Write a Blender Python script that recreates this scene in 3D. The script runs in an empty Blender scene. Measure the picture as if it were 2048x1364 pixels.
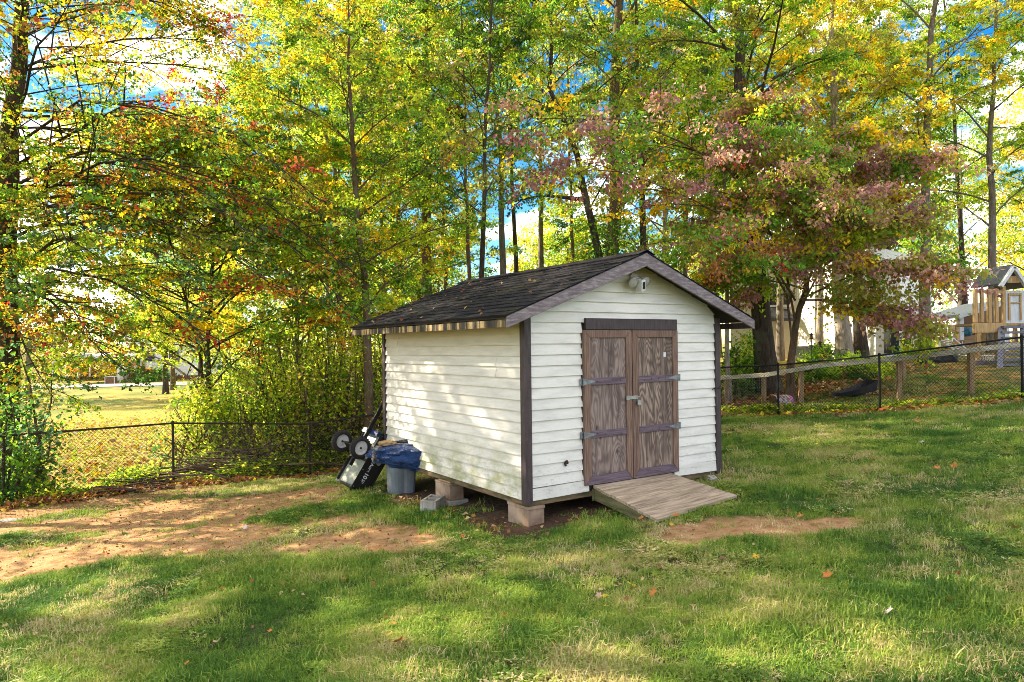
import bpy, math, random
import numpy as np
from mathutils import Matrix, Vector, Euler

random.seed(7); rng = np.random.default_rng(7)
SC = bpy.context.scene
COL = SC.collection
R = math.radians

# ------------------------------------------------------------------ camera, sky, sun, exposure
F = 1385.0; CAM_H = 1.93; ROLL = R(0.7)
cam_d = bpy.data.cameras.new('camera'); cam = bpy.data.objects.new('camera', cam_d); COL.objects.link(cam)
cam_d.sensor_width = 36.0; cam_d.lens = 36.0 * F / 2048.0; cam_d.shift_y = 10 / 2048
cam_d.clip_start = 0.05; cam_d.clip_end = 2000
cam.matrix_world = Matrix.Translation((0, 0, CAM_H)) @ (Euler((math.pi/2, 0, 0)).to_matrix() @ Matrix.Rotation(-ROLL, 3, 'Z')).to_4x4()
SC.camera = cam

SUN_EL = R(31); SUN_AZ = math.atan2(-0.95, 0.34)          # azimuth measured from +Y towards +X
sd = Vector((math.sin(SUN_AZ)*math.cos(SUN_EL), math.cos(SUN_AZ)*math.cos(SUN_EL), math.sin(SUN_EL)))
w = bpy.data.worlds.new('World'); SC.world = w; w.use_nodes = True
nt = w.node_tree; nt.nodes.clear()
out = nt.nodes.new('ShaderNodeOutputWorld'); bg = nt.nodes.new('ShaderNodeBackground')
sky = nt.nodes.new('ShaderNodeTexSky'); sky.sky_type = 'NISHITA'; sky.sun_disc = False
sky.sun_elevation = SUN_EL; sky.sun_rotation = SUN_AZ; sky.air_density = 1.0; sky.dust_density = 0.3; sky.ozone_density = 3.0
tc = nt.nodes.new('ShaderNodeTexCoord'); mp = nt.nodes.new('ShaderNodeMapping'); mp.inputs['Scale'].default_value = (2.2, 2.2, 5.0); mp.inputs['Location'].default_value = (4.1, 3.3, 0)
no = nt.nodes.new('ShaderNodeTexNoise'); no.inputs['Scale'].default_value = 1.6; no.inputs['Detail'].default_value = 8; no.inputs['Roughness'].default_value = 0.6
rp = nt.nodes.new('ShaderNodeValToRGB'); rp.color_ramp.elements[0].position = 0.488; rp.color_ramp.elements[1].position = 0.685
mx = nt.nodes.new('ShaderNodeMix'); mx.data_type = 'RGBA'
mx.inputs['B'].default_value = (11.5, 10.2, 8.9, 1)
hs = nt.nodes.new('ShaderNodeHueSaturation'); hs.inputs['Saturation'].default_value = 1.45; hs.inputs['Value'].default_value = 0.42
L = nt.links.new
L(tc.outputs['Generated'], mp.inputs['Vector']); L(mp.outputs['Vector'], no.inputs['Vector']); L(no.outputs['Fac'], rp.inputs['Fac'])
L(sky.outputs['Color'], hs.inputs['Color']); L(hs.outputs['Color'], mx.inputs['A']); L(rp.outputs['Color'], mx.inputs['Factor'])
L(mx.outputs['Result'], bg.inputs['Color']); bg.inputs['Strength'].default_value = 0.15
L(bg.outputs['Background'], out.inputs['Surface'])
sl = bpy.data.lights.new('sun', 'SUN'); sl.energy = 4.0; sl.angle = R(0.55); sl.color = (1.0, 0.86, 0.66)
so = bpy.data.objects.new('sun', sl); COL.objects.link(so); so.rotation_euler = sd.to_track_quat('Z', 'Y').to_euler()
SC.view_settings.view_transform = 'Standard'; SC.view_settings.look = 'None'; SC.view_settings.gamma = 1.0
SC.view_settings.use_curve_mapping = False; SC.view_settings.exposure = 2.12
SC.render.engine = 'CYCLES'
SC.cycles.max_bounces = 8; SC.cycles.diffuse_bounces = 4; SC.cycles.transmission_bounces = 6; SC.cycles.glossy_bounces = 2
SC.cycles.sample_clamp_indirect = 6.0; SC.cycles.filter_width = 0.9; SC.cycles.use_denoising = True; SC.cycles.denoising_prefilter = 'NONE'

# ------------------------------------------------------------------ photo pixel + depth -> place in the yard
def unroll(u, v):
    du, dv = u-1024, v-692
    return du*math.cos(ROLL)-dv*math.sin(ROLL), du*math.sin(ROLL)+dv*math.cos(ROLL)
def W(u, v, d):
    a, b = unroll(u, v)
    return Vector((a/F*d, d, CAM_H-b/F*d))
CX, CY = 0.139, 7.39                                       # front left corner of the shed
SX = np.array([.832, .555]); SY = np.array([-.555, .832])
def shed_w(x, y): return (CX+SX[0]*x+SY[0]*y, CY+SX[1]*x+SY[1]*y)

# ------------------------------------------------------------------ terrain height
_cp = [(0, 0, .02), (0, 3.5, .02), (-3, 4, -.24), (4, 4, .26), (-4.75, 8, -.43), (.14, 7.39, 0), (2.68, 9.08, .2), (-1.55, 9.4, -.13),
       (-2.4, 10.2, -.2), (-1.92, 10.48, -.15), (.6, 12.2, -.05), (2.5, 14, .1), (6, 10, .5), (-5, 10, -.5), (5, 6.5, .36),
       (-1.5, 17, -.75), (-14, 8, -1.0), (10, 18, 1.0), (14, 20, 1.25), (9, 24, .95), (14, 31, 1.25), (20, 40, 1.5), (4, 25, .35), (60, 60, 1.9), (12, 8, .95),
       (-15, 20, -1.0), (-20, 40, -1.0), (-35, 62, -.95), (-10, 30, -.95), (-60, 100, -.9), (0, 40, -.3), (0, 100, -.3), (60, 0, 1.6), (-60, 0, -1.3), (0, -40, 0), (60, 120, 1.9), (-90, 40, -1), (100, 40, 2)]
for (u, v, d) in [(2045, 800, 13.4), (1760, 826, 14.85), (1557, 832, 16.2), (8, 1012, 12.0), (347, 968, 13.8), (621, 958, 15.6)]:
    p = W(u, v, d); _cp.append((p.x, p.y, p.z))
_cp = np.array(_cp)
def _K(r): return r
_A = _K(np.linalg.norm(_cp[:, None, :2]-_cp[None, :, :2], axis=2)); n_ = len(_cp)
_M = np.zeros((n_+1, n_+1)); _M[:n_, :n_] = _A - np.eye(n_)*0.25; _M[:n_, n_] = 1; _M[n_, :n_] = 1
_wt = np.linalg.solve(_M, np.r_[_cp[:, 2], 0])
def gz(x, y):
    x = np.asarray(x, float); y = np.asarray(y, float)
    q = np.stack([x.ravel(), y.ravel()], 1); o = np.empty(len(q))
    for i in range(0, len(q), 20000):
        c = q[i:i+20000]
        o[i:i+20000] = _K(np.linalg.norm(c[:, None]-_cp[None, :, :2], axis=2)) @ _wt[:n_] + _wt[n_]
    o = np.clip(o, -2.5, 2.6)
    return o.reshape(x.shape)
def g1(x, y): return float(gz(np.array([x]), np.array([y]))[0])
def ground_hit(u, v):
    a, b = unroll(u, v); d = 3.0
    while d < 120:
        if CAM_H-b/F*d < g1(a/F*d, d): break
        d += 0.03 + d*0.002
    return Vector((a/F*d, d, g1(a/F*d, d)))

# ------------------------------------------------------------------ materials
def newmat(name):
    m = bpy.data.materials.new(name); m.use_nodes = True
    return m, m.node_tree, m.node_tree.nodes['Principled BSDF']
def N(t, typ, **kw):
    n = t.nodes.new(typ)
    for k, v in kw.items():
        if k in n.inputs: n.inputs[k].default_value = v
        else: setattr(n, k, v)
    return n
def rgba(c): return (c[0], c[1], c[2], 1)
def ramp(t, src, stops):
    r = t.nodes.new('ShaderNodeValToRGB'); e = r.color_ramp.elements
    e[0].position, e[0].color = stops[0][0], rgba(stops[0][1]); e[1].position, e[1].color = stops[-1][0], rgba(stops[-1][1])
    for p, c in stops[1:-1]:
        x = e.new(p); x.color = rgba(c)
    t.links.new(src, r.inputs['Fac']); return r.outputs['Color']
def coords(t, scale=(1, 1, 1), kind='Object', rot=(0, 0, 0)):
    c = t.nodes.new('ShaderNodeTexCoord'); m = t.nodes.new('ShaderNodeMapping'); m.inputs['Scale'].default_value = scale; m.inputs['Rotation'].default_value = rot
    t.links.new(c.outputs[kind], m.inputs['Vector']); return m.outputs['Vector']
def noise(t, vec, scale, detail=4, rough=0.55, dist=0.0):
    n = N(t, 'ShaderNodeTexNoise', Scale=scale, Detail=detail, Roughness=rough, Distortion=dist)
    t.links.new(vec, n.inputs['Vector']); return n.outputs['Fac']
def mixc(t, fac, a, b, mode='MIX'):
    m = t.nodes.new('ShaderNodeMix'); m.data_type = 'RGBA'; m.blend_type = mode
    for s, i in ((fac, 'Factor'), (a, 'A'), (b, 'B')):
        if hasattr(s, 'is_output'): t.links.new(s, m.inputs[i])
        else: m.inputs[i].default_value = s if i == 'Factor' else rgba(s)
    return m.outputs['Result']
def mth(t, op, a, b=None, clamp=False):
    m = t.nodes.new('ShaderNodeMath'); m.operation = op; m.use_clamp = clamp
    for i, s in enumerate((a, b)):
        if s is None: continue
        if hasattr(s, 'is_output'): t.links.new(s, m.inputs[i])
        else: m.inputs[i].default_value = s
    return m.outputs[0]
def bump(t, bsdf, h, strength=0.3, dist=0.01):
    b = N(t, 'ShaderNodeBump', Strength=strength, Distance=dist); t.links.new(h, b.inputs['Height']); t.links.new(b.outputs['Normal'], bsdf.inputs['Normal'])
def rnd(t): return t.nodes.new('ShaderNodeObjectInfo').outputs['Random']

def pm(name, c1, c2=None, scale=8, rough=0.7, stretch=(1, 1, 1), bmp=0.2, spec=0.3, metal=0, detail=5, lo=0.35, hi=0.65, vary=0.0):
    m, t, b = newmat(name)
    b.inputs['Roughness'].default_value = rough; b.inputs['Metallic'].default_value = metal; b.inputs['Specular IOR Level'].default_value = spec
    c2 = c2 or tuple(x*0.7 for x in c1)
    f = noise(t, coords(t, stretch), scale, detail)
    col = ramp(t, f, [(lo, c2), (hi, c1)])
    if vary:
        v = mth(t, 'ADD', mth(t, 'MULTIPLY', rnd(t), 2*vary), 1-vary)
        cc = t.nodes.new('ShaderNodeCombineColor')
        for i in range(3): t.links.new(v, cc.inputs[i])
        col = mixc(t, 1.0, col, cc.outputs[0], 'MULTIPLY')
    t.links.new(col, b.inputs['Base Color'])
    if bmp: bump(t, b, f, bmp, 0.01)
    return m

M = {}
# vinyl siding: cream white, grime by the laps, algae low on the sunny side
def vinyl(name, algae):
    m, t, b = newmat(name); b.inputs['Roughness'].default_value = 0.42; b.inputs['Specular IOR Level'].default_value = 0.35
    v = coords(t)
    f = noise(t, coords(t, (1.2, 1.2, 6)), 2.0, 5)
    col = ramp(t, f, [(0.3, (.61, .565, .50)), (0.55, (.755, .705, .62))])
    pale = mth(t, 'MULTIPLY', rnd(t), 0.14)
    col = mixc(t, pale, col, (.5, .47, .40))
    dirt = ramp(t, noise(t, coords(t, (9, 9, 22)), 1.7, 7, 0.7), [(0.56, (0, 0, 0)), (0.78, (1, 1, 1))])
    sep = t.nodes.new('ShaderNodeSeparateXYZ'); t.links.new(v, sep.inputs[0])
    low = mth(t, 'SUBTRACT', 1.0, mth(t, 'MULTIPLY', mth(t, 'SUBTRACT', sep.outputs['Z'], 0.25), 1.2 if algae else 1.6), True)
    col = mixc(t, mth(t, 'MULTIPLY', dirt, mth(t, 'ADD', mth(t, 'MULTIPLY', low, .95), .16)), col, (.16, .13, .07))
    # golden bounce light high up under the roof, painted into the siding colour
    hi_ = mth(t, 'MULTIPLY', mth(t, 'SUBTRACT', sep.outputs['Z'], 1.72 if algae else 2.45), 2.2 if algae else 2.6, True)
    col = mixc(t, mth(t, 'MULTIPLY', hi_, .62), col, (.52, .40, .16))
    if algae:
        al = ramp(t, noise(t, coords(t, (1.3, 1.3, 3.0)), 2.3, 6, 0.65), [(0.40, (0, 0, 0)), (0.62, (1, 1, 1))])
        lw = mth(t, 'SUBTRACT', 1.0, mth(t, 'MULTIPLY', mth(t, 'SUBTRACT', sep.outputs['Z'], 0.42), 2.0), True)
        col = mixc(t, mth(t, 'MULTIPLY', mth(t, 'MULTIPLY', al, lw), .85), col, (.30, .30, .10))
    t.links.new(col, b.inputs['Base Color'])
    bump(t, b, noise(t, coords(t, (3, 3, 40)), 3, 3), 0.05, 0.004)
    return m
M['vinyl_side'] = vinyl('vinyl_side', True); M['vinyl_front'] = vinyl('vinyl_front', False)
M['trim'] = pm('brown_trim', (.078, .052, .052), (.042, .03, .03), 6, .6, (6, 6, 1), .25, vary=.08)
# purple brown paint flaking to grey wood
def rake():
    m, t, b = newmat('weathered_rake'); b.inputs['Roughness'].default_value = .75
    f = noise(t, coords(t, (3, 3, 14), rot=(0, 0, 0)), 2.5, 8, .7)
    col = ramp(t, f, [(.3, (.085, .06, .062)), (.5, (.17, .128, .135)), (.68, (.33, .285, .26))])
    t.links.new(col, b.inputs['Base Color']); bump(t, b, f, .4, .01); return m
M['rake'] = rake()
def fascia():
    m, t, b = newmat('streaked_fascia'); b.inputs['Roughness'].default_value = .7
    f = noise(t, coords(t, (1, 5.5, .25)), 1.6, 8, .72)
    col = ramp(t, f, [(.44, (.012, .011, .010)), (.515, (.10, .065, .03)), (.55, (.46, .31, .13)), (.75, (.58, .42, .20))])
    t.links.new(col, b.inputs['Base Color']); bump(t, b, f, .2, .01); return m
M['fascia'] = fascia()
def shingle():
    m, t, b = newmat('asphalt_shingle'); b.inputs['Roughness'].default_value = .92; b.inputs['Specular IOR Level'].default_value = .12
    g = noise(t, coords(t), 160, 2)
    base = ramp(t, g, [(.3, (.005, .005, .006)), (.7, (.020, .020, .022))])
    v = mth(t, 'MULTIPLY', rnd(t), .5)
    base = mixc(t, v, base, (.020, .017, .018))
    mo = ramp(t, noise(t, coords(t, (1, .5, 1)), 2.6, 7, .7), [(.55, (0, 0, 0)), (.68, (1, 1, 1))])
    base = mixc(t, mth(t, 'MULTIPLY', mo, .55), base, (.045, .048, .016))
    t.links.new(base, b.inputs['Base Color']); bump(t, b, g, .5, .004); return m
M['shingle'] = shingle()
M['beam'] = pm('stained_rim_beam', (.20, .13, .07), (.07, .06, .025), 3, .85, (1.5, 1.5, 8), .35, lo=.38, hi=.62)
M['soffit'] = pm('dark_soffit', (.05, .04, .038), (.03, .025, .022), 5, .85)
M['inside'] = pm('bare_sheathing', (.10, .08, .06), (.06, .05, .04), 5, .9)
def plywood(name, fr, ca, cb, cc, stretch):
    m, t, b = newmat(name); b.inputs['Roughness'].default_value = .8; b.inputs['Specular IOR Level'].default_value = .2
    oi = t.nodes.new('ShaderNodeObjectInfo')
    c = coords(t, stretch)
    off = t.nodes.new('ShaderNodeVectorMath'); off.operation = 'ADD'; t.links.new(c, off.inputs[0])
    sc_ = t.nodes.new('ShaderNodeVectorMath'); sc_.operation = 'SCALE'; sc_.inputs[0].default_value = (7, 3, 11); t.links.new(oi.outputs['Random'], sc_.inputs['Scale'])
    t.links.new(sc_.outputs[0], off.inputs[1])
    f = noise(t, off.outputs[0], 1.0, 2, .5, .4)
    f = mth(t, 'ADD', f, mth(t, 'MULTIPLY', noise(t, coords(t, (14, 14, 1.2)), 1.5, 3), .05)); s = mth(t, 'SINE', mth(t, 'MULTIPLY', f, fr))
    s = mth(t, 'ADD', mth(t, 'MULTIPLY', s, .5), .5)
    fine = noise(t, coords(t, (45, 45, 2)), 2, 4)
    wea = noise(t, coords(t, (2, 2, 1.2)), 2.2, 5, .6)
    col = mixc(t, s, cb, ca)
    col = mixc(t, mth(t, 'MULTIPLY', fine, .5), col, cc)
    col = mixc(t, ramp(t, wea, [(.5, (0, 0, 0)), (.75, (.6, .6, .6))]), col, (.085, .055, .05))
    stn = noise(t, coords(t, (7, 7, .55)), 2.0, 6, .65); col = mixc(t, ramp(t, stn, [(.45, (0, 0, 0)), (.64, (.85, .85, .85))]), col, (.075, .052, .046))
    kn = N(t, 'ShaderNodeTexVoronoi', Scale=1.0); t.links.new(coords(t, (5.5, 5.5, 3.2)), kn.inputs['Vector'])
    col = mixc(t, ramp(t, kn.outputs['Distance'], [(.06, (.8, .8, .8)), (.15, (0, 0, 0))]), col, (.05, .03, .03))
    t.links.new(col, b.inputs['Base Color']); bump(t, b, s, .25, .003); return m
M['ply_a'] = plywood('knotty_plywood', 125, (.34, .26, .215), (.17, .12, .10), (.24, .17, .15), (3.4, 3.4, 1.0))
M['ply_b'] = plywood('wild_grain_plywood', 240, (.40, .30, .225), (.10, .068, .055), (.24, .16, .12), (2.6, 2.6, .62))
M['stile'] = pm('weathered_door_frame', (.25, .15, .105), (.10, .06, .045), 4, .75, (16, 16, 1), .3, vary=.12)
M['rail'] = pm('purple_door_rail', (.175, .125, .15), (.09, .06, .07), 4, .75, (1.2, 1.2, 14), .3, vary=.12)
M['ramp'] = pm('ramp_plank', (.50, .385, .26), (.24, .18, .11), 2.5, .85, (1.2, 14, 14), .4, vary=.14, detail=8)
M['ramp_side'] = pm('mossy_stringer', (.20, .18, .085), (.09, .08, .03), 3, .9, (1, 1, 6), .3)
M['galv'] = pm('galvanised', (.27, .29, .30), (.15, .15, .15), 20, .45, metal=.4, bmp=.05)
M['steel'] = pm('dull_steel', (.45, .44, .42), (.3, .29, .27), 14, .4, metal=.8, bmp=.05)
M['block'] = pm('concrete_block', (.42, .39, .33), (.25, .22, .17), 7, .95, bmp=.5, detail=8)
M['block_red'] = pm('clay_stained_block', (.38, .28, .20), (.17, .095, .05), 4, .95, bmp=.5, detail=8)
M['black'] = pm('black_coating', (.012, .012, .013), (.02, .02, .02), 12, .45, bmp=.05)
M['fence_black'] = pm('black_fence', (.010, .010, .010), (.018, .017, .015), 12, .6, bmp=.05, spec=.15)
M['rust'] = pm('rusty_fence', (.045, .030, .020), (.02, .015, .012), 14, .75, bmp=.1)
M['cartblack'] = pm('cart_black', (.022, .018, .017), (.012, .011, .011), 5, .5, bmp=.05, spec=.35)
M['cartblue'] = pm('cart_blue', (.012, .035, .12), (.01, .025, .09), 8, .4, bmp=.05)
M['cartpan'] = pm('galvanised_pan', (.30, .32, .25), (.20, .22, .16), 6, .45, metal=.15, bmp=.08)
M['rubber'] = pm('tyre_rubber', (.030, .026, .024), (.018, .016, .015), 20, .85, bmp=.3)
M['rim'] = pm('white_rim', (.62, .61, .62), (.48, .46, .45), 10, .45, bmp=.05)
M['bin'] = pm('grey_bin_plastic', (.19, .215, .23), (.13, .145, .15), 5, .5, bmp=.06)
def tarp():
    m, t, b = newmat('blue_tarp'); b.inputs['Roughness'].default_value = .33; b.inputs['Specular IOR Level'].default_value = .5
    f = noise(t, coords(t, (6, 6, 6)), 2.2, 7, .7)
    col = ramp(t, f, [(.35, (.005, .024, .085)), (.55, (.011, .058, .20)), (.75, (.04, .09, .21))])
    d = ramp(t, noise(t, coords(t, (5, 5, 9)), 4.5, 8, .8), [(.58, (0, 0, 0)), (.7, (1, 1, 1))])
    col = mixc(t, mth(t, 'MULTIPLY', d, .55), col, (.12, .085, .07))
    t.links.new(col, b.inputs['Base Color'])
    bump(t, b, noise(t, coords(t, (14, 14, 22)), 1.4, 6, .65, 1.8), .9, .05); return m
M['tarp'] = tarp()
M['tarp_in'] = pm('silver_tarp_lining', (.36, .33, .31), (.09, .07, .06), 18, .4, bmp=.6)
M['white_plastic'] = pm('white_plastic', (.72, .71, .68), (.6, .58, .54), 6, .4, bmp=.03)
M['cream_plastic'] = pm('aged_white_plastic', (.62, .57, .48), (.48, .42, .34), 10, .45, bmp=.05)
M['lens'] = pm('frosted_lens', (.50, .47, .42), (.38, .35, .32), 10, .25, bmp=0)
M['white_paint'] = pm('white_print', (.75, .75, .76), (.62, .62, .63), 30, .6, bmp=0)
M['mud'] = pm('dried_mud', (.09, .05, .03), (.05, .03, .02), 30, .95, bmp=.6)
M['fresh_wood'] = pm('treated_lumber', (.50, .34, .16), (.34, .21, .09), 3, .75, (8, 8, 1), .2, vary=.1)
M['grey_wood'] = pm('weathered_rail', (.52, .47, .37), (.30, .27, .18), 3, .85, (2, 2, 8), .3, vary=.1)
M['post_wood'] = pm('fence_post_wood', (.36, .24, .13), (.20, .13, .07), 3, .85, (8, 8, 1), .3, vary=.12)
M['grey_paint'] = pm('grey_deck_paint', (.17, .17, .19), (.12, .12, .135), 4, .6, (1, 8, 8), .1, vary=.1)
M['white_board'] = pm('white_painted_board', (.62, .64, .66), (.50, .52, .55), 4, .55, (6, 6, 1), .08)
def lap(name, c, c2, n):
    m, t, b = newmat(name); b.inputs['Roughness'].default_value = .55
    s = t.nodes.new('ShaderNodeSeparateXYZ'); t.links.new(coords(t), s.inputs[0])
    fr = mth(t, 'FRACT', mth(t, 'MULTIPLY', s.outputs['Z'], n))
    col = ramp(t, fr, [(0.0, c2), (.14, c), (1.0, c)])
    t.links.new(col, b.inputs['Base Color']); bump(t, b, fr, .5, .02); return m
M['house_white'] = lap('far_white_lap_siding', (.76, .74, .70), (.50, .47, .42), 7)
M['house_beige'] = lap('far_beige_lap_siding', (.47, .41, .32), (.30, .26, .19), 7)
M['house_yellow'] = lap('far_yellow_siding', (.62, .45, .14), (.42, .30, .1), 6)
M['roof_far'] = pm('far_roof_shingle', (.055, .058, .068), (.035, .036, .042), 12, .9)
M['glass'] = pm('dark_window_glass', (.025, .03, .035), (.02, .02, .025), 2, .08, bmp=0, spec=.6)
M['brick_far'] = pm('red_brick_footing', (.24, .09, .06), (.16, .06, .045), 12, .9)
M['asphalt'] = pm('pale_road', (.30, .28, .27), (.22, .20, .19), 3, .9)
M['red_cloth'] = pm('red_cloth', (.35, .03, .03), (.2, .02, .02), 6, .8)
M['teal_cloth'] = pm('teal_plastic', (.05, .16, .22), (.03, .10, .15), 6, .6)
M['green_ball'] = pm('lime_plastic', (.18, .55, .04), (.12, .42, .03), 6, .4)
M['pink'] = pm('pink_plastic', (.62, .16, .42), (.45, .10, .30), 8, .5)
M['pattern'] = pm('patterned_cloth', (.50, .46, .44), (.30, .16, .12), 22, .8, lo=.45, hi=.55)
M['char'] = pm('black_cover', (.016, .017, .022), (.03, .03, .036), 7, .55, bmp=.6)
M['adirondack'] = pm('tan_chair_wood', (.46, .31, .21), (.34, .22, .14), 4, .7, (1, 1, 6))
M['plywood_dark'] = pm('dark_plywood', (.20, .12, .07), (.14, .08, .045), 3, .85)  # dark brown plywood for the lean-to back wall and the cabinet
M['card'] = pm('cardboard', (.32, .21, .12), (.26, .17, .09), 3, .85)
M['ac'] = pm('grey_condenser', (.30, .29, .27), (.2, .19, .18), 30, .5, (1, 1, 4))

def bark(name, c1, c2, c3):
    m, t, b = newmat(name); b.inputs['Roughness'].default_value = .92; b.inputs['Specular IOR Level'].default_value = .12
    f = noise(t, coords(t, (9, 9, 1.6)), 2.2, 8, .7, .3)
    g = noise(t, coords(t, (1, 1, .6)), 2.0, 5, .6)
    col = ramp(t, f, [(.35, c2), (.62, c1)])
    col = mixc(t, ramp(t, g, [(.52, (0, 0, 0)), (.64, (.8, .8, .8))]), col, c3)
    t.links.new(col, b.inputs['Base Color']); bump(t, b, f, .9, .03); return m
BARK = {'dark': bark('dark_bark', (.085, .062, .045), (.03, .022, .017), (.09, .095, .06)),
        'grey': bark('grey_bark', (.20, .165, .13), (.085, .068, .052), (.23, .22, .18)),
        'pale': bark('pale_bark', (.36, .30, .23), (.17, .135, .10), (.40, .37, .31)),
        'dead': bark('bleached_dead_bark', (.62, .56, .50), (.42, .36, .30), (.66, .62, .58)),
        'brown': bark('brown_bark', (.16, .105, .065), (.065, .042, .028), (.17, .15, .09))}

def leafmat(name, trans=.5, rough=.5, boost=1.0):
    m, t, b = newmat(name); o = t.nodes['Material Output']
    a = N(t, 'ShaderNodeAttribute', attribute_name='col')
    b.inputs['Roughness'].default_value = rough; b.inputs['Specular IOR Level'].default_value = .25
    tr = t.nodes.new('ShaderNodeBsdfTranslucent')
    h = N(t, 'ShaderNodeHueSaturation', Saturation=1.04, Value=boost)
    t.links.new(a.outputs['Color'], b.inputs['Base Color']); t.links.new(a.outputs['Color'], h.inputs['Color']); t.links.new(h.outputs['Color'], tr.inputs['Color'])
    mi = N(t, 'ShaderNodeMixShader'); mi.inputs[0].default_value = trans
    t.links.new(b.outputs[0], mi.inputs[1]); t.links.new(tr.outputs[0], mi.inputs[2]); t.links.new(mi.outputs[0], o.inputs['Surface'])
    return m
M['leaf'] = leafmat('autumn_leaf', .62, .5, 1.75)
M['dry_leaf'] = leafmat('dry_leaf', .25, .8, 1.0)

# ------------------------------------------------------------------ mesh helpers
def mesh_np(name, V, faces, mat=None, parent=None, col=None, smooth=False):
    """faces: list of int arrays (m, q)"""
    me = bpy.data.meshes.new(name); V = np.asarray(V, np.float32)
    me.vertices.add(len(V)); me.vertices.foreach_set('co', V.ravel())
    li = np.concatenate([f.ravel() for f in faces]).astype(np.int32)
    tot = np.concatenate([np.full(len(f), f.shape[1]) for f in faces]); st = np.r_[0, np.cumsum(tot)[:-1]].astype(np.int32)
    me.loops.add(len(li)); me.loops.foreach_set('vertex_index', li)
    me.polygons.add(len(st)); me.polygons.foreach_set('loop_start', st)
    if smooth: me.polygons.foreach_set('use_smooth', np.ones(len(st), bool))
    me.update(calc_edges=True)
    if col is not None:
        a = me.color_attributes.new('col', 'FLOAT_COLOR', 'POINT')
        c = np.ones((len(V), 4), np.float32); c[:, :3] = col; a.data.foreach_set('color', c.ravel())
    if mat: me.materials.append(mat)
    return link(name, me, parent)
def link(name, me, parent=None):
    o = bpy.data.objects.new(name, me); COL.objects.link(o)
    if parent is not None: o.parent = parent
    return o
class MB:
    def __init__(s): s.v = []; s.f = []; s.sm = []
    def add(s, vs, fs, smooth=False):
        k = len(s.v); s.v += [tuple(v) for v in vs]; s.f += [tuple(i+k for i in f) for f in fs]; s.sm += [smooth]*len(fs); return s
    def box(s, a, b):
        x0, y0, z0 = a; x1, y1, z1 = b
        return s.hexa([(x0, y0, z0), (x1, y0, z0), (x1, y1, z0), (x0, y1, z0), (x0, y0, z1), (x1, y0, z1), (x1, y1, z1), (x0, y1, z1)])
    def hexa(s, v): return s.add(v, [(0, 3, 2, 1), (4, 5, 6, 7), (0, 1, 5, 4), (1, 2, 6, 5), (2, 3, 7, 6), (3, 0, 4, 7)])
    def obox(s, c, ax, ay, az):
        c, ax, ay, az = map(Vector, (c, ax, ay, az))
        return s.hexa([c-ax-ay-az, c+ax-ay-az, c+ax+ay-az, c-ax+ay-az, c-ax-ay+az, c+ax-ay+az, c+ax+ay+az, c-ax+ay+az])
    def bar(s, p, q, w, h, up=(0, 0, 1)):
        p, q = Vector(p), Vector(q); d = (q-p); l = d.length; d = d/l; x = d.cross(Vector(up)).normalized(); u = x.cross(d)
        return s.obox((p+q)/2, d*l/2, x*w/2, u*h/2)
    def tube(s, pts, r, n=8, cap=True):
        pts = [Vector(p) for p in pts]; rs = r if isinstance(r, (list, tuple)) else [r]*len(pts); vs = []; fs = []
        for i, p in enumerate(pts):
            d = (pts[min(i+1, len(pts)-1)]-pts[max(i-1, 0)]).normalized(); x = d.cross(Vector((.31, .2, .93))).normalized(); y = d.cross(x)
            for k in range(n):
                a = 2*math.pi*k/n; vs.append(p+(x*math.cos(a)+y*math.sin(a))*rs[i])
        for i in range(len(pts)-1):
            for k in range(n): fs.append((i*n+k, i*n+(k+1) % n, (i+1)*n+(k+1) % n, (i+1)*n+k))
        s.add(vs, fs, True)
        if cap:
            m = len(pts)-1; s.add(vs[:n], [tuple(range(n))]); s.add(vs[m*n:], [tuple(reversed(range(n)))])
        return s
    def lathe(s, prof, c, ax, n=24):
        c = Vector(c); ax = Vector(ax).normalized(); x = ax.cross(Vector((.13, .21, .97))).normalized(); y = ax.cross(x); vs = []; fs = []
        for (r, h) in prof:
            for k in range(n):
                a = 2*math.pi*k/n; vs.append(c+ax*h+(x*math.cos(a)+y*math.sin(a))*r)
        for i in range(len(prof)-1):
            for k in range(n): fs.append((i*n+k, i*n+(k+1) % n, (i+1)*n+(k+1) % n, (i+1)*n+k))
        return s.add(vs, fs, True)
    def prism(s, poly, off):
        off = Vector(off); n = len(poly); a = [Vector(p) for p in poly]; vs = a+[p+off for p in a]
        return s.add(vs, [tuple(range(n)), tuple(reversed(range(n, 2*n)))]+[(i, i+n, (i+1) % n+n, (i+1) % n) for i in range(n)])
    def build(s, name, mat, parent=None, bevel=0):
        me = bpy.data.meshes.new(name); me.from_pydata(s.v, [], s.f); me.polygons.foreach_set('use_smooth', s.sm)
        import bmesh
        b = bmesh.new(); b.from_mesh(me); bmesh.ops.recalc_face_normals(b, faces=b.faces)
        b.to_mesh(me); b.free()
        if mat: me.materials.append(mat)
        o = link(name, me, parent)
        if bevel:
            md = o.modifiers.new('edge', 'BEVEL'); md.width = bevel; md.segments = 2; md.limit_method = 'ANGLE'
        return o
def tag(o, label, cat, group=None, kind=None):
    if label: o['label'] = label
    if cat: o['category'] = cat
    if group: o['group'] = group
    if kind: o['kind'] = kind
    return o
def thing(name, label, cat, loc=(0, 0, 0), rz=0, group=None):
    o = bpy.data.objects.new(name, None); COL.objects.link(o); o.location = loc; o.rotation_euler = (0, 0, rz); o.empty_display_size = .1
    return tag(o, label, cat, group)
def structure(o): o['kind'] = 'structure'; return o

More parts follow.
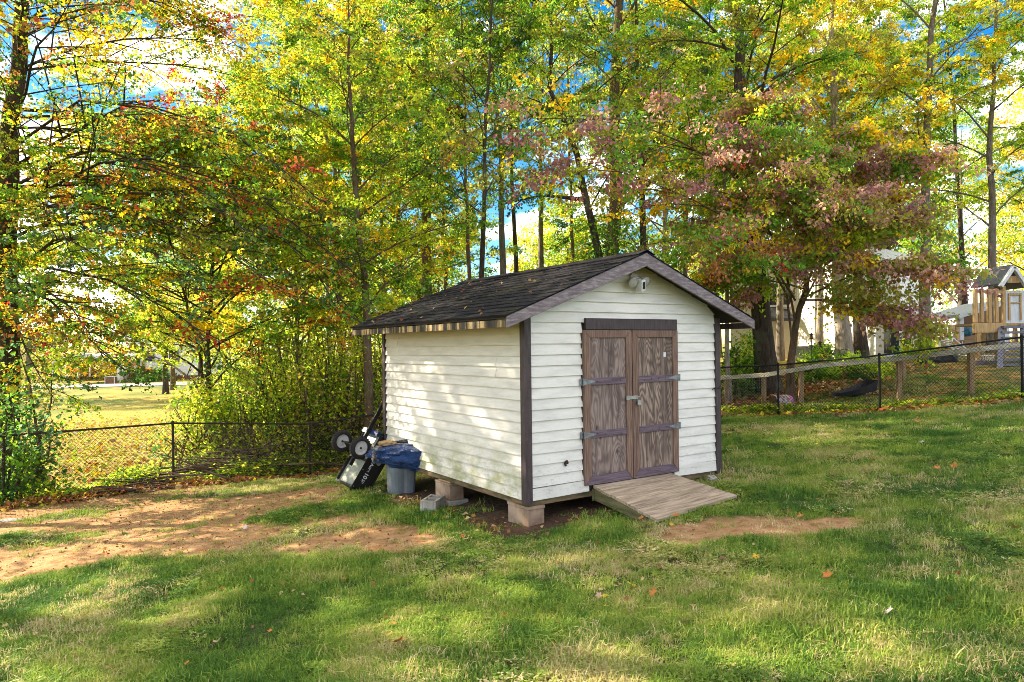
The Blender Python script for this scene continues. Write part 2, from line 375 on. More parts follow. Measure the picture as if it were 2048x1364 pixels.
# ------------------------------------------------------------------ the ground: one sheet to the horizon
def axis(lo, hi, f0, f1, step, grow=1.22):
    a = list(np.arange(f0, f1+1e-6, step)); s = step; x = f1
    while x < hi: s *= grow; x += s; a.append(x)
    s = step; x = f0; pre = []
    while x > lo: s *= grow; x -= s; pre.append(x)
    return np.array(pre[::-1]+a)
gx = axis(-400, 400, -11, 12, .085); gy = axis(-60, 600, 3, 19, .085)
GX, GY = np.meshgrid(gx, gy); GZ = gz(GX, GY)
def vnoise(x, y, s, seed=0):
    r = np.random.default_rng(seed); T = r.random((64, 64)); a = x*s; b = y*s; i = np.floor(a).astype(int); j = np.floor(b).astype(int); fa = a-i; fb = b-j
    fa = fa*fa*(3-2*fa); fb = fb*fb*(3-2*fb)
    g = lambda p, q: T[p % 64, q % 64]
    return (g(i, j)*(1-fa)+g(i+1, j)*fa)*(1-fb)+(g(i, j+1)*(1-fa)+g(i+1, j+1)*fa)*fb
near = (np.abs(GX) < 25) & (GY < 40)
GZ = GZ + near*((vnoise(GX, GY, 2.5, 1)-.5)*.035+(vnoise(GX, GY, 7, 2)-.5)*.018)
_dirt = []
for (u, v, rx, ry, s) in [(700, 1080, 1.0, .5, 1.15), (790, 1090, .55, .34, 1.1), (1560, 1060, .95, .34, 1.15), (1660, 1046, .6, .24, 1.05), (1455, 1062, .75, .38, 1.15), (1400, 1072, .5, .3, 1.0), (1480, 865, .9, .6, .8), (1390, 1085, .4, .15, .7), (1700, 1035, .5, .16, .7)]:
    p = ground_hit(u, v); _dirt.append((p.x, p.y, rx, ry, s))
_poly = [ground_hit(u, v) for (u, v) in [(-500, 985), (-60, 1008), (0, 1004), (350, 964), (560, 955), (670, 955), (760, 1010), (690, 1045), (560, 1040), (520, 1090), (640, 1130), (470, 1128), (330, 1098), (190, 1128), (40, 1152), (-500, 1190)]]
def poly_sd(x, y):
    ins = np.zeros(x.shape, bool); dm = np.full(x.shape, 1e9); n = len(_poly)
    for i in range(n):
        a, b = _poly[i], _poly[(i+1) % n]
        c = ((a.y > y) != (b.y > y)) & (x < (b.x-a.x)*(y-a.y)/(b.y-a.y+1e-9)+a.x); ins ^= c
        ex, ey = b.x-a.x, b.y-a.y; t_ = np.clip(((x-a.x)*ex+(y-a.y)*ey)/(ex*ex+ey*ey), 0, 1); dm = np.minimum(dm, np.hypot(x-a.x-t_*ex, y-a.y-t_*ey))
    return np.where(ins, dm, -dm)
FL = [W(-400, 1060, 9.6), W(8, 1012, 12.0), W(347, 968, 13.8), W(621, 958, 15.6), W(800, 930, 16.9)]   # left fence line
FR = [W(1390, 838, 17.5), W(1557, 832, 16.2), W(1760, 826, 14.85), W(2045, 800, 13.4), W(2500, 780, 11.6)]
def line_y(P, x):
    xs = np.array([p.x for p in P]); ys = np.array([p.y for p in P]); return np.interp(x, xs, ys)
def masks(x, y):
    n = vnoise(x, y, 1.3, 5)*.6+vnoise(x, y, 4.1, 6)*.4+vnoise(x, y, 13, 8)*.25
    d = np.zeros_like(x)
    for (a, b, rx, ry, s) in _dirt:
        q = ((x-a)/rx)**2+((y-b)/ry)**2; d = np.maximum(d, s*np.exp(-q*.9))
    m_ = (np.abs(x) < 16) & (y < 20) & (x < 1); pv = np.zeros_like(x); pv[m_] = np.clip(.55+poly_sd(x[m_], y[m_])*.75, 0, 1.0)
    patch = vnoise(x*.45+3, y, 1.1, 12); pv = pv*(.38+1.05*patch)
    d = np.maximum(d, pv)
    d = np.clip((d-.55+(n-.62)*.75)*2.6+.5, 0, 1)
    lx = (x-CX)*SX[0]+(y-CY)*SX[1]; ly = (x-CX)*SY[0]+(y-CY)*SY[1]
    dx = np.maximum(np.maximum(-lx, lx-3.05), 0); dy = np.maximum(np.maximum(-ly, ly-3.7), 0); ds = np.hypot(dx, dy)
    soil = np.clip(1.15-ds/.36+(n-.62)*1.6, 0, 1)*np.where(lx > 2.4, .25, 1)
    ll = line_y(FL, x); lr = line_y(FR, x)
    left = (x < -.5)
    beyL = np.where(left, np.clip((y-ll+.15+(n-.6)*.6)/.5, 0, 1), 0)
    beyR = np.where(x > 3.5, np.clip((y-lr+.05)/.4, 0, 1), 0)
    mid = np.where((x >= -.5) & (x <= 3.5), np.clip((y-17)/.5, 0, 1), 0)
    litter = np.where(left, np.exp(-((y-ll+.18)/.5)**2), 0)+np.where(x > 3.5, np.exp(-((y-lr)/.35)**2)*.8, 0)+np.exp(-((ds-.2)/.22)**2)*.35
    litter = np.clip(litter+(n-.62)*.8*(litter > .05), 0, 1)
    return d, soil, np.maximum(beyL, mid), beyR, litter, lx, ly
d_, s_, bl_, br_, li_, _, _ = masks(GX, GY)
nx, ny = len(gx), len(gy); idx = np.arange(nx*ny).reshape(ny, nx)
Q = np.stack([idx[:-1, :-1], idx[:-1, 1:], idx[1:, 1:], idx[1:, :-1]], -1).reshape(-1, 4)
gm, t, b = newmat('yard_ground'); b.inputs['Roughness'].default_value = .95; b.inputs['Specular IOR Level'].default_value = .1
P_ = coords(t)
n1 = noise(t, P_, 1.4, 6); n2 = noise(t, P_, 30, 5, .7); n3 = noise(t, P_, 7, 5, .65)
grass = ramp(t, n2, [(.3, (.022, .032, .010)), (.5, (.06, .085, .024)), (.72, (.16, .14, .06))])
dirt = ramp(t, n3, [(.3, (.23, .115, .045)), (.5, (.38, .215, .095)), (.7, (.47, .29, .14))])
dirt = mixc(t, ramp(t, n2, [(.58, (0, 0, 0)), (.7, (.6, .6, .6))]), dirt, (.16, .09, .045))
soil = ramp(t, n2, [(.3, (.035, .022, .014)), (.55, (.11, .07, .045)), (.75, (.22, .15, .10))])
vor = N(t, 'ShaderNodeTexVoronoi', Scale=9.0); t.links.new(P_, vor.inputs['Vector'])
leafy = ramp(t, vor.outputs['Color'], [(.15, (.13, .055, .02)), (.4, (.38, .22, .05)), (.6, (.42, .30, .09)), (.85, (.26, .13, .045))])
field = mixc(t, ramp(t, n3, [(.46, (0, 0, 0)), (.66, (1, 1, 1))]), (.30, .29, .045), leafy)
far = ramp(t, noise(t, P_, .25, 4), [(.42, (.12, .15, .03)), (.6, (.36, .27, .06))])
def attr(nm): return N(t, 'ShaderNodeAttribute', attribute_name=nm).outputs['Fac']
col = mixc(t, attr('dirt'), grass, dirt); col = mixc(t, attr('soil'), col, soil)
rightc = mixc(t, ramp(t, n1, [(.42, (0, 0, 0)), (.58, (1, 1, 1))]), (.085, .115, .028), leafy)
col = mixc(t, attr('beyond_right'), col, rightc); col = mixc(t, attr('beyond_left'), col, field)
col = mixc(t, attr('far'), col, far)
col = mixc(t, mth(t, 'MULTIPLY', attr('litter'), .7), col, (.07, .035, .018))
t.links.new(col, b.inputs['Base Color']); bump(t, b, n2, .8, .03)
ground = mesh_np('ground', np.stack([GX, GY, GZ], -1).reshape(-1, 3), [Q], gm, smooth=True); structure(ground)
farm = np.clip((np.hypot(GX+3, GY)-30)/16+(vnoise(GX, GY, .3, 9)-.5), 0, 1)
for nm, arr in (('dirt', d_), ('soil', s_), ('beyond_left', bl_), ('beyond_right', br_), ('litter', li_), ('far', farm)):
    ground.data.attributes.new(nm, 'FLOAT', 'POINT').data.foreach_set('value', arr.astype(np.float32).ravel())
# road far on the left
a0, a1 = W(-150, 757, 60), W(620, 757, 60)
rd = MB(); xs = np.linspace(-80, 6, 30)
for i in range(29):
    q = [(xs[i], 55.5), (xs[i+1], 55.5), (xs[i+1], 60), (xs[i], 60)]
    rd.add([(x, y, g1(x, y)+.05) for x, y in q], [(0, 1, 2, 3)])
structure(rd.build('road', M['asphalt']))

# ------------------------------------------------------------------ the shed
SW, SLEN, FZ = 3.05, 3.71, .29
OV, OF = .407, .28; EZ, RZ = 2.25, 3.0; SLOPE = (RZ-EZ)/(SW/2+OV)
shed = thing('garden_shed', 'white sided garden shed with dark shingle roof and brown double doors on block piers', 'shed', (CX, CY, 0), math.atan2(.555, .832))
EXP = .1186
def under(x): return EZ-.05+SLOPE*(min(x, SW-x)+OV)
def x_at(z): return max(0.0, (z-(EZ-.05))/SLOPE-OV)
# front wall sheet with gable, then its boards
DX0, DX1, DZ0, DZ1 = .77, 2.28, .345, 2.10
fw = MB(); fw.prism([(0, .02, FZ), (SW, .02, FZ), (SW, .02, under(SW)), (SW/2, .02, under(SW/2)), (0, .02, under(0))], (0, .05, 0)); front = fw.build('front_wall', M['inside'], shed)
def board(x0a, x1a, x0b, x1b, z0, z1, parent, m, wob=0):
    o = random.uniform(-.0015, .0015); a = .023+o
    return MB().hexa([(x0a, .019, z0+wob), (x0a, -a, z0+wob), (x1a, -a, z0), (x1a, .019, z0), (x0b, .019, z1), (x0b, -.002, z1), (x1b, -.002, z1), (x1b, .019, z1)]).build('siding_board', m, parent)
for k in range(26):
    z0 = FZ+k*EXP; z1 = z0+EXP+.004
    if k >= 24 or x_at(z0) > SW/2-.1: break
    zt = min(z1, under(SW/2)-.02)
    l0, l1 = x_at(z0), x_at(zt); wob = random.uniform(-.003, .003); e = .052 if l0 < .05 else 0
    if k == 0:
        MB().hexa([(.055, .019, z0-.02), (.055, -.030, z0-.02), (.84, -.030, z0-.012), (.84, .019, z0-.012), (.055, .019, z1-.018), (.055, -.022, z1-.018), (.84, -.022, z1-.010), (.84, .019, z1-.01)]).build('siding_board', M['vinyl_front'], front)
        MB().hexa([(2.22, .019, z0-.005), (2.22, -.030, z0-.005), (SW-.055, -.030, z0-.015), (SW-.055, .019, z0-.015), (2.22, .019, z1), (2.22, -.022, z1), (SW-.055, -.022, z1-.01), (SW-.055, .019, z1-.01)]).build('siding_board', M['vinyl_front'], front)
        continue
    if z0 < DZ1:
        j = random.uniform(-.008, .008)
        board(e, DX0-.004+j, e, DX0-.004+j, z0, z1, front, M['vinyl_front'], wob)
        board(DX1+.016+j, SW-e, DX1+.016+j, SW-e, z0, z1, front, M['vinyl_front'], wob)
    else:
        l0, l1 = max(l0, e), max(l1, e)
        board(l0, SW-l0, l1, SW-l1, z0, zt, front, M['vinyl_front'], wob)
# left wall
lw_ = MB().box((.02, .07, FZ), (.07, SLEN, 2.28)).build('side_wall', M['inside'], shed)
for k in range(17):
    z0 = FZ-.015+k*EXP*1.003; z1 = min(z0+EXP+.004, 2.3)
    cut = random.choice([.62, 2.95, 3.2, 3.25]) + random.uniform(-.05, .05); wob = random.uniform(-.004, .004)
    for (y0, y1, ex) in ((.055, cut, 0), (cut-.02, SLEN-.05, .0025)):
        a = .024+random.uniform(-.001, .001)+ex
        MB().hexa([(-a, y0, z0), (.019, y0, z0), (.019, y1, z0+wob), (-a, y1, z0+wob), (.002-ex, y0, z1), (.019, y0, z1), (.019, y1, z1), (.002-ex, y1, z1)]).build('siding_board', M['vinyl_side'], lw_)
# right and rear walls, plain backs of the same siding
rw = MB().box((SW-.07, .07, FZ), (SW-.02, SLEN, 2.28)).build('side_wall', M['vinyl_front'], shed)
MB().prism([(.07, SLEN-.06, FZ), (SW-.07, SLEN-.06, FZ), (SW-.07, SLEN-.06, 2.2), (SW/2, SLEN-.06, 2.8), (.07, SLEN-.06, 2.2)], (0, .05, 0)).build('rear_wall', M['vinyl_front'], shed)
# corner posts
for (x, y, zz) in ((0, 0, 2.26), (SW, 0, 2.26), (0, SLEN, 2.26), (SW, SLEN, 2.26)):
    sx = 1 if x == 0 else -1; sy = 1 if y == 0 else -1; b_ = .235
    MB().prism([(x-sx*.036, y-sy*.040, b_), (x+sx*.052, y-sy*.040, b_), (x+sx*.052, y+sy*.014, b_), (x+sx*.014, y+sy*.014, b_), (x+sx*.014, y+sy*.052, b_), (x-sx*.036, y+sy*.052, b_)], (0, 0, zz-b_)).build('corner_post', M['trim'], shed, .004)
# rim beams and floor
MB().box((.0, -.006, .212), (SW, .036, FZ-.016)).build('rim_beam', M['beam'], shed)
MB().box((-.006, .038, .210), (.036, SLEN, FZ-.018)).build('rim_beam', M['beam'], shed)
MB().box((SW-.04, .038, .212), (SW+.004, SLEN, FZ-.016)).build('rim_beam', M['beam'], shed)
MB().box((.04, .04, .22), (SW-.045, SLEN-.01, FZ-.01)).build('floor_deck', M['inside'], shed)
# roof
Y0, Y1 = -OF, SLEN+OF
rf = MB()
for s in (0, 1):
    fx = (lambda x: x) if s == 0 else (lambda x: SW-x)
    x0, x1 = -OV, SW/2
    zt0, zt1 = EZ-.012, RZ-.012; th = .03
    v = [(fx(x0), Y0+.01, zt0-th), (fx(x1), Y0+.01, zt1-th), (fx(x1), Y1-.01, zt1-th), (fx(x0), Y1-.01, zt0-th), (fx(x0), Y0+.01, zt0), (fx(x1), Y0+.01, zt1), (fx(x1), Y1-.01, zt1), (fx(x0), Y1-.01, zt0)]
    rf.hexa(v)
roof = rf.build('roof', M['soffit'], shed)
nrm = Vector((-SLOPE, 0, 1)).normalized(); along = Vector((1, 0, SLOPE)).normalized()
sl_len = math.hypot(SW/2+OV, RZ-EZ); NC = 15; ex = (sl_len+.03)/NC
for c in range(NC):
    y = Y0-.02-(c % 2)*.15*1.0; tabs = []
    while y < Y1+.02:
        ya, yb = max(y, Y0-.02), min(y+.30, Y1+.02); y += .303
        if yb-ya < .02: continue
        base = Vector((-OV-.03, 0, EZ-.012-.03*SLOPE)); s0 = c*ex; s1 = s0+ex*1.6 if c < NC-1 else s0+ex
        lift = random.uniform(0, .006) + (.012 if random.random() < .06 else 0); lift2 = lift+random.uniform(-.002, .004)
        p = base+along*(s0+random.uniform(-.006, .006)); q = base+along*s1
        vs = [p+nrm*.004, p+nrm*.004, q+nrm*.002, q+nrm*.002]
        top = [p+nrm*(.016+lift), p+nrm*(.016+lift2), q+nrm*.007, q+nrm*.007]
        ys = [ya, yb-.003, yb-.003, ya]
        MB().hexa([(a.x, yy, a.z) for a, yy in zip(vs, ys)]+[(a.x, yy, a.z) for a, yy in zip(top, ys)]).build('shingle', M['shingle'], roof)
rr = MB()
for c in range(NC):
    s0 = c*ex; base = Vector((SW+OV+.03, 0, EZ-.012-.03*SLOPE)); al = Vector((-1, 0, SLOPE)).normalized(); nr = Vector((SLOPE, 0, 1)).normalized()
    p = base+al*s0; q = base+al*(s0+ex*1.05)
    for k in range(14):
        ya = Y0-.02+k*.303; yb = min(ya+.3, Y1+.02)
        rr.hexa([(a.x, yy, a.z) for a, yy in zip([p, p, q, q], [ya, yb, yb, ya])]+[(a.x, yy, a.z) for a, yy in zip([p+nr*.018, p+nr*.018, q+nr*.006, q+nr*.006], [ya, yb, yb, ya])])
o = rr.build('shingle_field', M['shingle'], roof); o['kind'] = 'stuff'
MB().prism([(SW/2-.13, Y0-.02, RZ-.035), (SW/2, Y0-.02, RZ+.016), (SW/2+.13, Y0-.02, RZ-.035), (SW/2+.13, Y0-.02, RZ-.028), (SW/2, Y0-.02, RZ+.026), (SW/2-.13, Y0-.02, RZ-.028)], (0, Y1-Y0+.04, 0)).build('ridge_cap', M['shingle'], roof)
# rake boards front and rear, eave fascias
for (yy, th) in ((Y0-.012, .03), (Y1-.02, .03)):
    for s in (0, 1):
        fx = (lambda x: x) if s == 0 else (lambda x: SW-x)
        x0, x1, h = -OV-.005, SW/2-.001, .152
        pts = [(fx(x0), yy, EZ-.014-h*.80), (fx(x1), yy, RZ-.014-h), (fx(x1), yy, RZ-.014), (fx(x0), yy, EZ-.014-.004)]
        MB().prism(pts, (0, th, 0)).build('rake_board', M['rake'], shed, .003)
for s in (0, 1):
    xa = -OV if s == 0 else SW+OV-.03
    MB().box((xa+.003, Y0+.02, EZ-.128), (xa+.027, Y1-.022, EZ-.052)).build('eave_fascia', M['fascia'] if s == 0 else M['trim'], shed)
for y in np.arange(.35, SLEN, .61):
    for s in (0, 1):
        fx = (lambda x: x) if s == 0 else (lambda x: SW-x)
        MB().hexa([(fx(-OV+.03), y-.019, EZ-.11), (fx(.02), y-.019, EZ-.11+SLOPE*OV*.9), (fx(.02), y+.019, EZ-.11+SLOPE*OV*.9), (fx(-OV+.03), y+.019, EZ-.11),
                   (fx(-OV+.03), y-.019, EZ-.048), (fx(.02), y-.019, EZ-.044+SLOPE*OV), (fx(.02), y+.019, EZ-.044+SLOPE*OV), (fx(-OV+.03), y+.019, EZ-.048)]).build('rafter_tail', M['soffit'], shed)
# header board over the doors
MB().box((DX0+.03, -.052, 2.105), (DX1-.01, -.021, 2.235)).build('header_board', M['trim'], shed, .004)
MB().box((DX0-.012, -.012, DZ0-.02), (DX1+.012, .018, DZ1+.004)).build('door_jamb', M['mud'], shed)
# two plywood doors with framing, strap hinges, hasp and padlock
def door(xa, xb, ply, side):
    d = MB().box((xa, -.030, DZ0), (xb, -.013, DZ1)).build('door', ply, shed)
    f0, f1 = -.049, -.0305; s = .098; tr = .085; brr = .105
    z0, z1 = DZ0, DZ1-.002
    MB().prism([(xa, f0, z0), (xa+s, f0, z0+brr), (xa+s, f0, z1-tr), (xa, f0, z1)], (0, f1-f0, 0)).build('stile', M['stile'], d, .003)
    MB().prism([(xb, f0, z0), (xb-s*.93, f0, z0+brr), (xb-s*.93, f0, z1-tr), (xb, f0, z1)], (0, f1-f0, 0)).build('stile', M['stile'], d, .003)
    g = .002
    MB().prism([(xa+g, f0+.001, z1), (xa+s+g, f0+.001, z1-tr), (xb-s*.93-g, f0+.001, z1-tr), (xb-g, f0+.001, z1)], (0, f1-f0, 0)).build('door_rail', M['stile'], d, .003)
    MB().prism([(xa+g*2, f0+.001, z0), (xa+s+g*2, f0+.001, z0+brr), (xb-s*.93-g*2, f0+.001, z0+brr), (xb-g*2, f0+.001, z0)], (0, f1-f0, 0)).build('door_rail', M['rail'], d, .003)
    for zc in (1.515, .915):
        MB().box((xa+s+.003, f0+.002, zc-.04), (xb-s*.93-.003, f1, zc+.04)).build('door_rail', M['rail'], d, .003)
        for k in range(4):
            MB().lathe([(0, -.003), (.006, -.002), (.006, .002)], (xa+s+.09+k*.12, f0, zc+random.uniform(-.02, .02)), (0, 1, 0), 8).build('nail_head', M['mud'], d)
        h = MB(); x = xa if side < 0 else xb; sg = 1 if side < 0 else -1
        h.prism([(x-sg*.012, f0-.004, zc-.035), (x+sg*.16, f0-.004, zc-.008), (x+sg*.16, f0-.004, zc+.008), (x-sg*.012, f0-.004, zc+.035)], (0, .004, 0))
        h.tube([(x-sg*.014, f0-.006, zc-.04), (x-sg*.014, f0-.006, zc+.04)], .007, 8)
        h.box((x-sg*.05 if sg > 0 else x+.014, f0+.010, zc-.04), (x-.014 if sg > 0 else x+.05, f0+.022, zc+.04))
        h.build('hinge', M['galv'], d)
    return d
d1 = door(DX0, 1.502, M['ply_a'], -1); d2 = door(1.512, DX1, M['ply_b'], 1)
hp = MB().box((1.415, -.056, 1.285), (1.58, -.050, 1.325)); hp.box((1.40, -.058, 1.28), (1.45, -.0495, 1.33)); hp.build('hasp', M['steel'], d1)
pl_ = MB().box((1.555, -.088, 1.215), (1.605, -.064, 1.268)); pl_.tube([(1.565, -.076, 1.262), (1.565, -.076, 1.30), (1.572, -.076, 1.312), (1.588, -.076, 1.312), (1.595, -.076, 1.30), (1.595, -.076, 1.262)], .0045, 8)
pl_.build('padlock', M['steel'], d1, .003)
MB().box((2.045, -.033, 1.775), (2.085, -.0301, 1.83)).build('white_tag', M['white_paint'], d2)
MB().box((1.43, -.0525, 1.30), (1.475, -.0495, 1.72)).build('patch_strip', M['stile'], d1)
# mud nest on the front siding and frayed cable by the right corner
nm = MB()
for k in range(9):
    c = Vector((.525+random.uniform(-.02, .02), -.02-random.uniform(0, .012), .625+random.uniform(-.02, .025)))
    nm.lathe([(0, -.014), (.011, -.008), (.014, 0), (.010, .009), (0, .014)], c, (random.uniform(-1, 1), random.uniform(-1, 1), .5), 7)
nm.build('wasp_nest', M['mud'], shed)
MB().tube([(2.93, -.03, 1.33), (2.96, -.06, 1.36), (3.02, -.07, 1.345), (3.08, -.05, 1.37), (3.10, .1, 1.36)], .006, 6).build('loose_cable', M['black'], shed)

# security light under the gable
sx_, sy_ = shed_w(1.56, -.03)
fl = thing('floodlight_camera', 'white twin lamp floodlight with black lens camera under the shed gable peak', 'floodlight', (sx_, sy_, 2.70), math.atan2(.555, .832))
MB().lathe([(.0, -.06), (.055, -.06), (.06, -.05), (.06, 0), (0, 0)], (0, .035, .03), (0, 1, 0), 20).build('mount', M['cream_plastic'], fl)
for s in (-1, 1):
    hd = MB(); c = Vector((s*.10, -.09, -.03+.01*s)); ax = Vector((s*.25-.1, -.85, -.42)).normalized()
    hd.lathe([(0, -.07), (.03, -.065), (.052, -.02), (.058, .03), (.054, .034)], c, ax, 20)
    l_ = hd.build('lamp_head', M['cream_plastic'], fl)
    MB().lathe([(.054, .026), (.03, .033), (0, .035)], c, ax, 20).build('lens', M['lens'], l_)
    MB().tube([(0, -.02, .03), (s*.06, -.04, .01), tuple(c-ax*.06)], .014, 8).build('arm', M['cream_plastic'], fl)
ca = Vector((.02, -.10, -.075)); cm = Matrix.Rotation(R(-14), 3, 'Y') @ Matrix.Rotation(R(16), 3, 'X')
bm_ = MB(); ax_, ay_, az_ = cm @ Vector((.036, 0, 0)), cm @ Vector((0, .05, 0)), cm @ Vector((0, 0, .075)); bm_.obox(ca, ax_, ay_, az_); bo = bm_.build('camera_body', M['white_plastic'], fl, .014)
MB().obox(ca-ay_*1.02+az_*.12, ax_*.52, ay_*.03, az_*.58).build('camera_window', M['black'], bo)
MB().tube([(-.12, .02, .09), (-.06, -.01, .12), (.0, -.02, .10), (.05, -.015, .05)], .005, 6).build('wiring', M['mud'], fl)

# ------------------------------------------------------------------ blocks and ramp
def hollow_block(name, label, loc, rz, m, lx=.40, ly=.20, h=.19, tilt=0):
    o = thing(name, label, 'concrete block', loc, rz); b_ = MB(); wl = .032
    b_.box((0, 0, 0), (lx, wl, h)); b_.box((0, ly-wl, 0), (lx, ly, h))
    for x in (0, lx/2-wl/2, lx-wl): b_.box((x+.0005, wl+.0005, .0005), (x+wl-.0005, ly-wl-.0005, h-.0008))
    p = b_.build('block', m, o, .005); MB().box((wl+.001, wl+.001, 0), (lx-wl-.001, ly-wl-.001, .03)).build('core_fill', M['mud'], o)
    o.rotation_euler = (tilt, tilt*.6, rz); return o
def solid_pier(label, x, y, z0, z1, lx, ly, m, cap=None):
    wx, wy = shed_w(x, y); o = thing('block_pier', label, 'block pier', (wx, wy, z0), math.atan2(.555, .832), 'block piers under the shed')
    b_ = MB().box((0, 0, 0), (lx, ly, z1-z0)); b_.build('block', m, o, .008)
    if cap: MB().box((-.006, -.006, z1-z0+.001), (lx+.008, ly+.006, cap-z0)).build('cap_block', m, o, .006)
    return o
solid_pier('rust stained block pier under the front corner of the shed', .005, -.02, -.03, .172, .21, .40, M['block_red'], .209)
p2 = solid_pier('tan block pier with wood shim halfway along the shed side', -.03, 1.66, -.02, .165, .20, .40, M['block_red'], .190)
MB().box((.03, .06, .2125), (.17, .36, .2275)).build('wood_shim', M['fresh_wood'], p2)
MB().box((-.04, -.03, -.06), (.25, .42, -.002)).build('footing', M['block'], p2)
solid_pier('low block pier under the far right corner of the shed front', 2.80, .02, .06, .205, .2, .39, M['block_red'])
solid_pier('dark block pier under the rear corner of the shed', -.02, 3.25, -.26, .205, .2, .39, M['block'])
lp = ground_hit(874, 1027)
hollow_block('concrete_block', 'loose pale concrete block with open cores in front of the side pier', (lp.x-.02, lp.y+.02, lp.z-.055), R(78), M['block'], .39, .2, .19, R(1.5))
# ramp
rx0, rx1, ry1 = .90, 2.15, -1.03
ax, ay = shed_w(rx0, -.03); ramp_o = thing('wooden_ramp', 'weathered plank ramp sloping from the shed doors to the lawn', 'ramp', (ax, ay, 0), math.atan2(.555, .832))
rw_, rl = rx1-rx0, .99; zt, zb = .335, .075
NPK = 7; zr_ = g1(*shed_w(rx1, ry1))+.05; zb = max(zb, g1(*shed_w(rx0, ry1))+.045)
for k in range(NPK):
    a, b2 = k/NPK, (k+1)/NPK-.004; ya, yb = -rl*a, -rl*b2; e_ = random.uniform(-.003, .003); za = zt+(zb-zt)*a+e_; zb2 = zt+(zb-zt)*b2+e_; ra = zt+(zr_-zt)*a+e_; rb2 = zt+(zr_-zt)*b2+e_
    j0, j1 = random.uniform(-.006, .006), random.uniform(-.006, .006)
    MB().hexa([(j0, yb, zb2-.032), (rw_+j1, yb, rb2-.032), (rw_+j1, ya, ra-.032), (j0, ya, za-.032), (j0, yb, zb2), (rw_+j1, yb, rb2), (rw_+j1, ya, ra), (j0, ya, za)]).build('plank', M['ramp'], ramp_o, .003)
for x in (.012, rw_/2-.02, rw_-.05):
    zq = zb+(zr_-zb)*x/rw_; zz = lambda yy: zt+(zq-zt)*(-yy/rl)-.036
    MB().prism([(x, 0, zz(0)), (x, 0, zz(0)-.135), (x, -.62, zz(-.62)-.10), (x, -rl+.01, zz(-rl)-.03), (x, -rl+.01, zz(-rl))], (.038, 0, 0)).build('stringer', M['ramp_side'], ramp_o, .003)
MB().box((-.005, .002, .16), (rw_, .022, .295)).build('ledger', M['ramp_side'], ramp_o)

# ------------------------------------------------------------------ bin, tarp, cart by the shed side
bp = ground_hit(798, 992); bx, by, bz = bp.x, bp.y+.2, bp.z
bino = thing('trash_bin', 'grey plastic bin with faceted sides under the blue tarp', 'bin', (bx, by, g1(bx, by)-.01), R(24))
bb = MB(); prof = [(.165, 0), (.178, .02), (.21, .55), (.225, .56), (.225, .60), (.207, .60)]; nb = 28
for i, (r, h) in enumerate(prof):
    vs = []
    for k in range(nb):
        a = 2*math.pi*k/nb; q = (abs(math.cos(a))**4+abs(math.sin(a))**4)**(-.25); g = -.010 if k % 7 in (0,) and 0 < i < 3 else 0
        vs.append(((r+g)*q*math.cos(a), (r+g)*q*math.sin(a)*.9, h))
    bb.v += vs
for i in range(len(prof)-1):
    for k in range(nb): bb.f.append((i*nb+k, i*nb+(k+1) % nb, (i+1)*nb+(k+1) % nb, (i+1)*nb+k)); bb.sm.append(False)
bb.f.append(tuple(range(nb))); bb.sm.append(False)
bb.build('body', M['bin'], bino)
# tarp bundle: a crumpled sheet over what is in the bin, sagging at the right, open and silver at the left
tc_ = W(805, 905, by-.06)
to = thing('blue_tarp', 'crumpled blue tarp heaped over the grey bin with its silver lining showing', 'tarp', (tc_.x, tc_.y, tc_.z))
import bmesh
def blob(name, mat, parent, c, rad, nseed, amp, sub=5, shape=None):
    b_ = bmesh.new(); bmesh.ops.create_icosphere(b_, subdivisions=sub, radius=1)
    V = np.array([v.co[:] for v in b_.verts]); r = np.random.default_rng(nseed)
    D = V.copy(); h = np.zeros(len(V))
    for o_ in range(16):
        d = r.normal(size=3); d /= np.linalg.norm(d); f = r.uniform(2, 9); ph = r.uniform(0, 6); h += np.abs(np.sin(D@d*f+ph+1.1*np.sin(D@r.normal(size=3)*2.5)))**.7*amp*3.2/f
    h -= h.mean(); V = V*(1+h[:, None])
    if shape: V = shape(V)
    V = V*np.array(rad)+np.array(c)
    for v, co in zip(b_.verts, V): v.co = co
    me = bpy.data.meshes.new(name); b_.to_mesh(me); b_.free(); me.materials.append(mat)
    me.polygons.foreach_set('use_smooth', np.zeros(len(me.polygons), bool))
    return link(name, me, parent)
def tshape(V):
    V = V.copy(); x = V[:, 0]
    V[:, 2] = np.where(V[:, 2] > 0, .72, 1.0)*np.sign(V[:, 2])*np.abs(V[:, 2])**.7
    V[:, 2] += np.where(V[:, 2] > 0, -.12*(x < -.2), 0)-.75*np.clip(x+.1, 0, 2)*np.clip(.35-V[:, 2], 0, 1)-.12*x
    V[:, 2] += .4*np.exp(-((x-.78)/.16)**2)*(V[:, 2] > 0)
    return V
blob('sheet', M['tarp'], to, (.13, 0, -.01), (.57, .30, .20), 3, .10, 6, tshape)
blob('lining', M['tarp_in'], to, (-.33, -.03, -.03), (.09, .16, .12), 5, .22, 4)
blob('lining', M['tarp_in'], to, (.60, .0, .05), (.05, .09, .08), 6, .3, 4)
for (c, rad, s, mt) in (((-.22, .03, .13), (.13, .08, .04), 8, 'fresh_wood'), ((.12, .10, .14), (.26, .06, .03), 9, 'char')):
    blob('bundle', M[mt], to, c, rad, s, .12, 4)

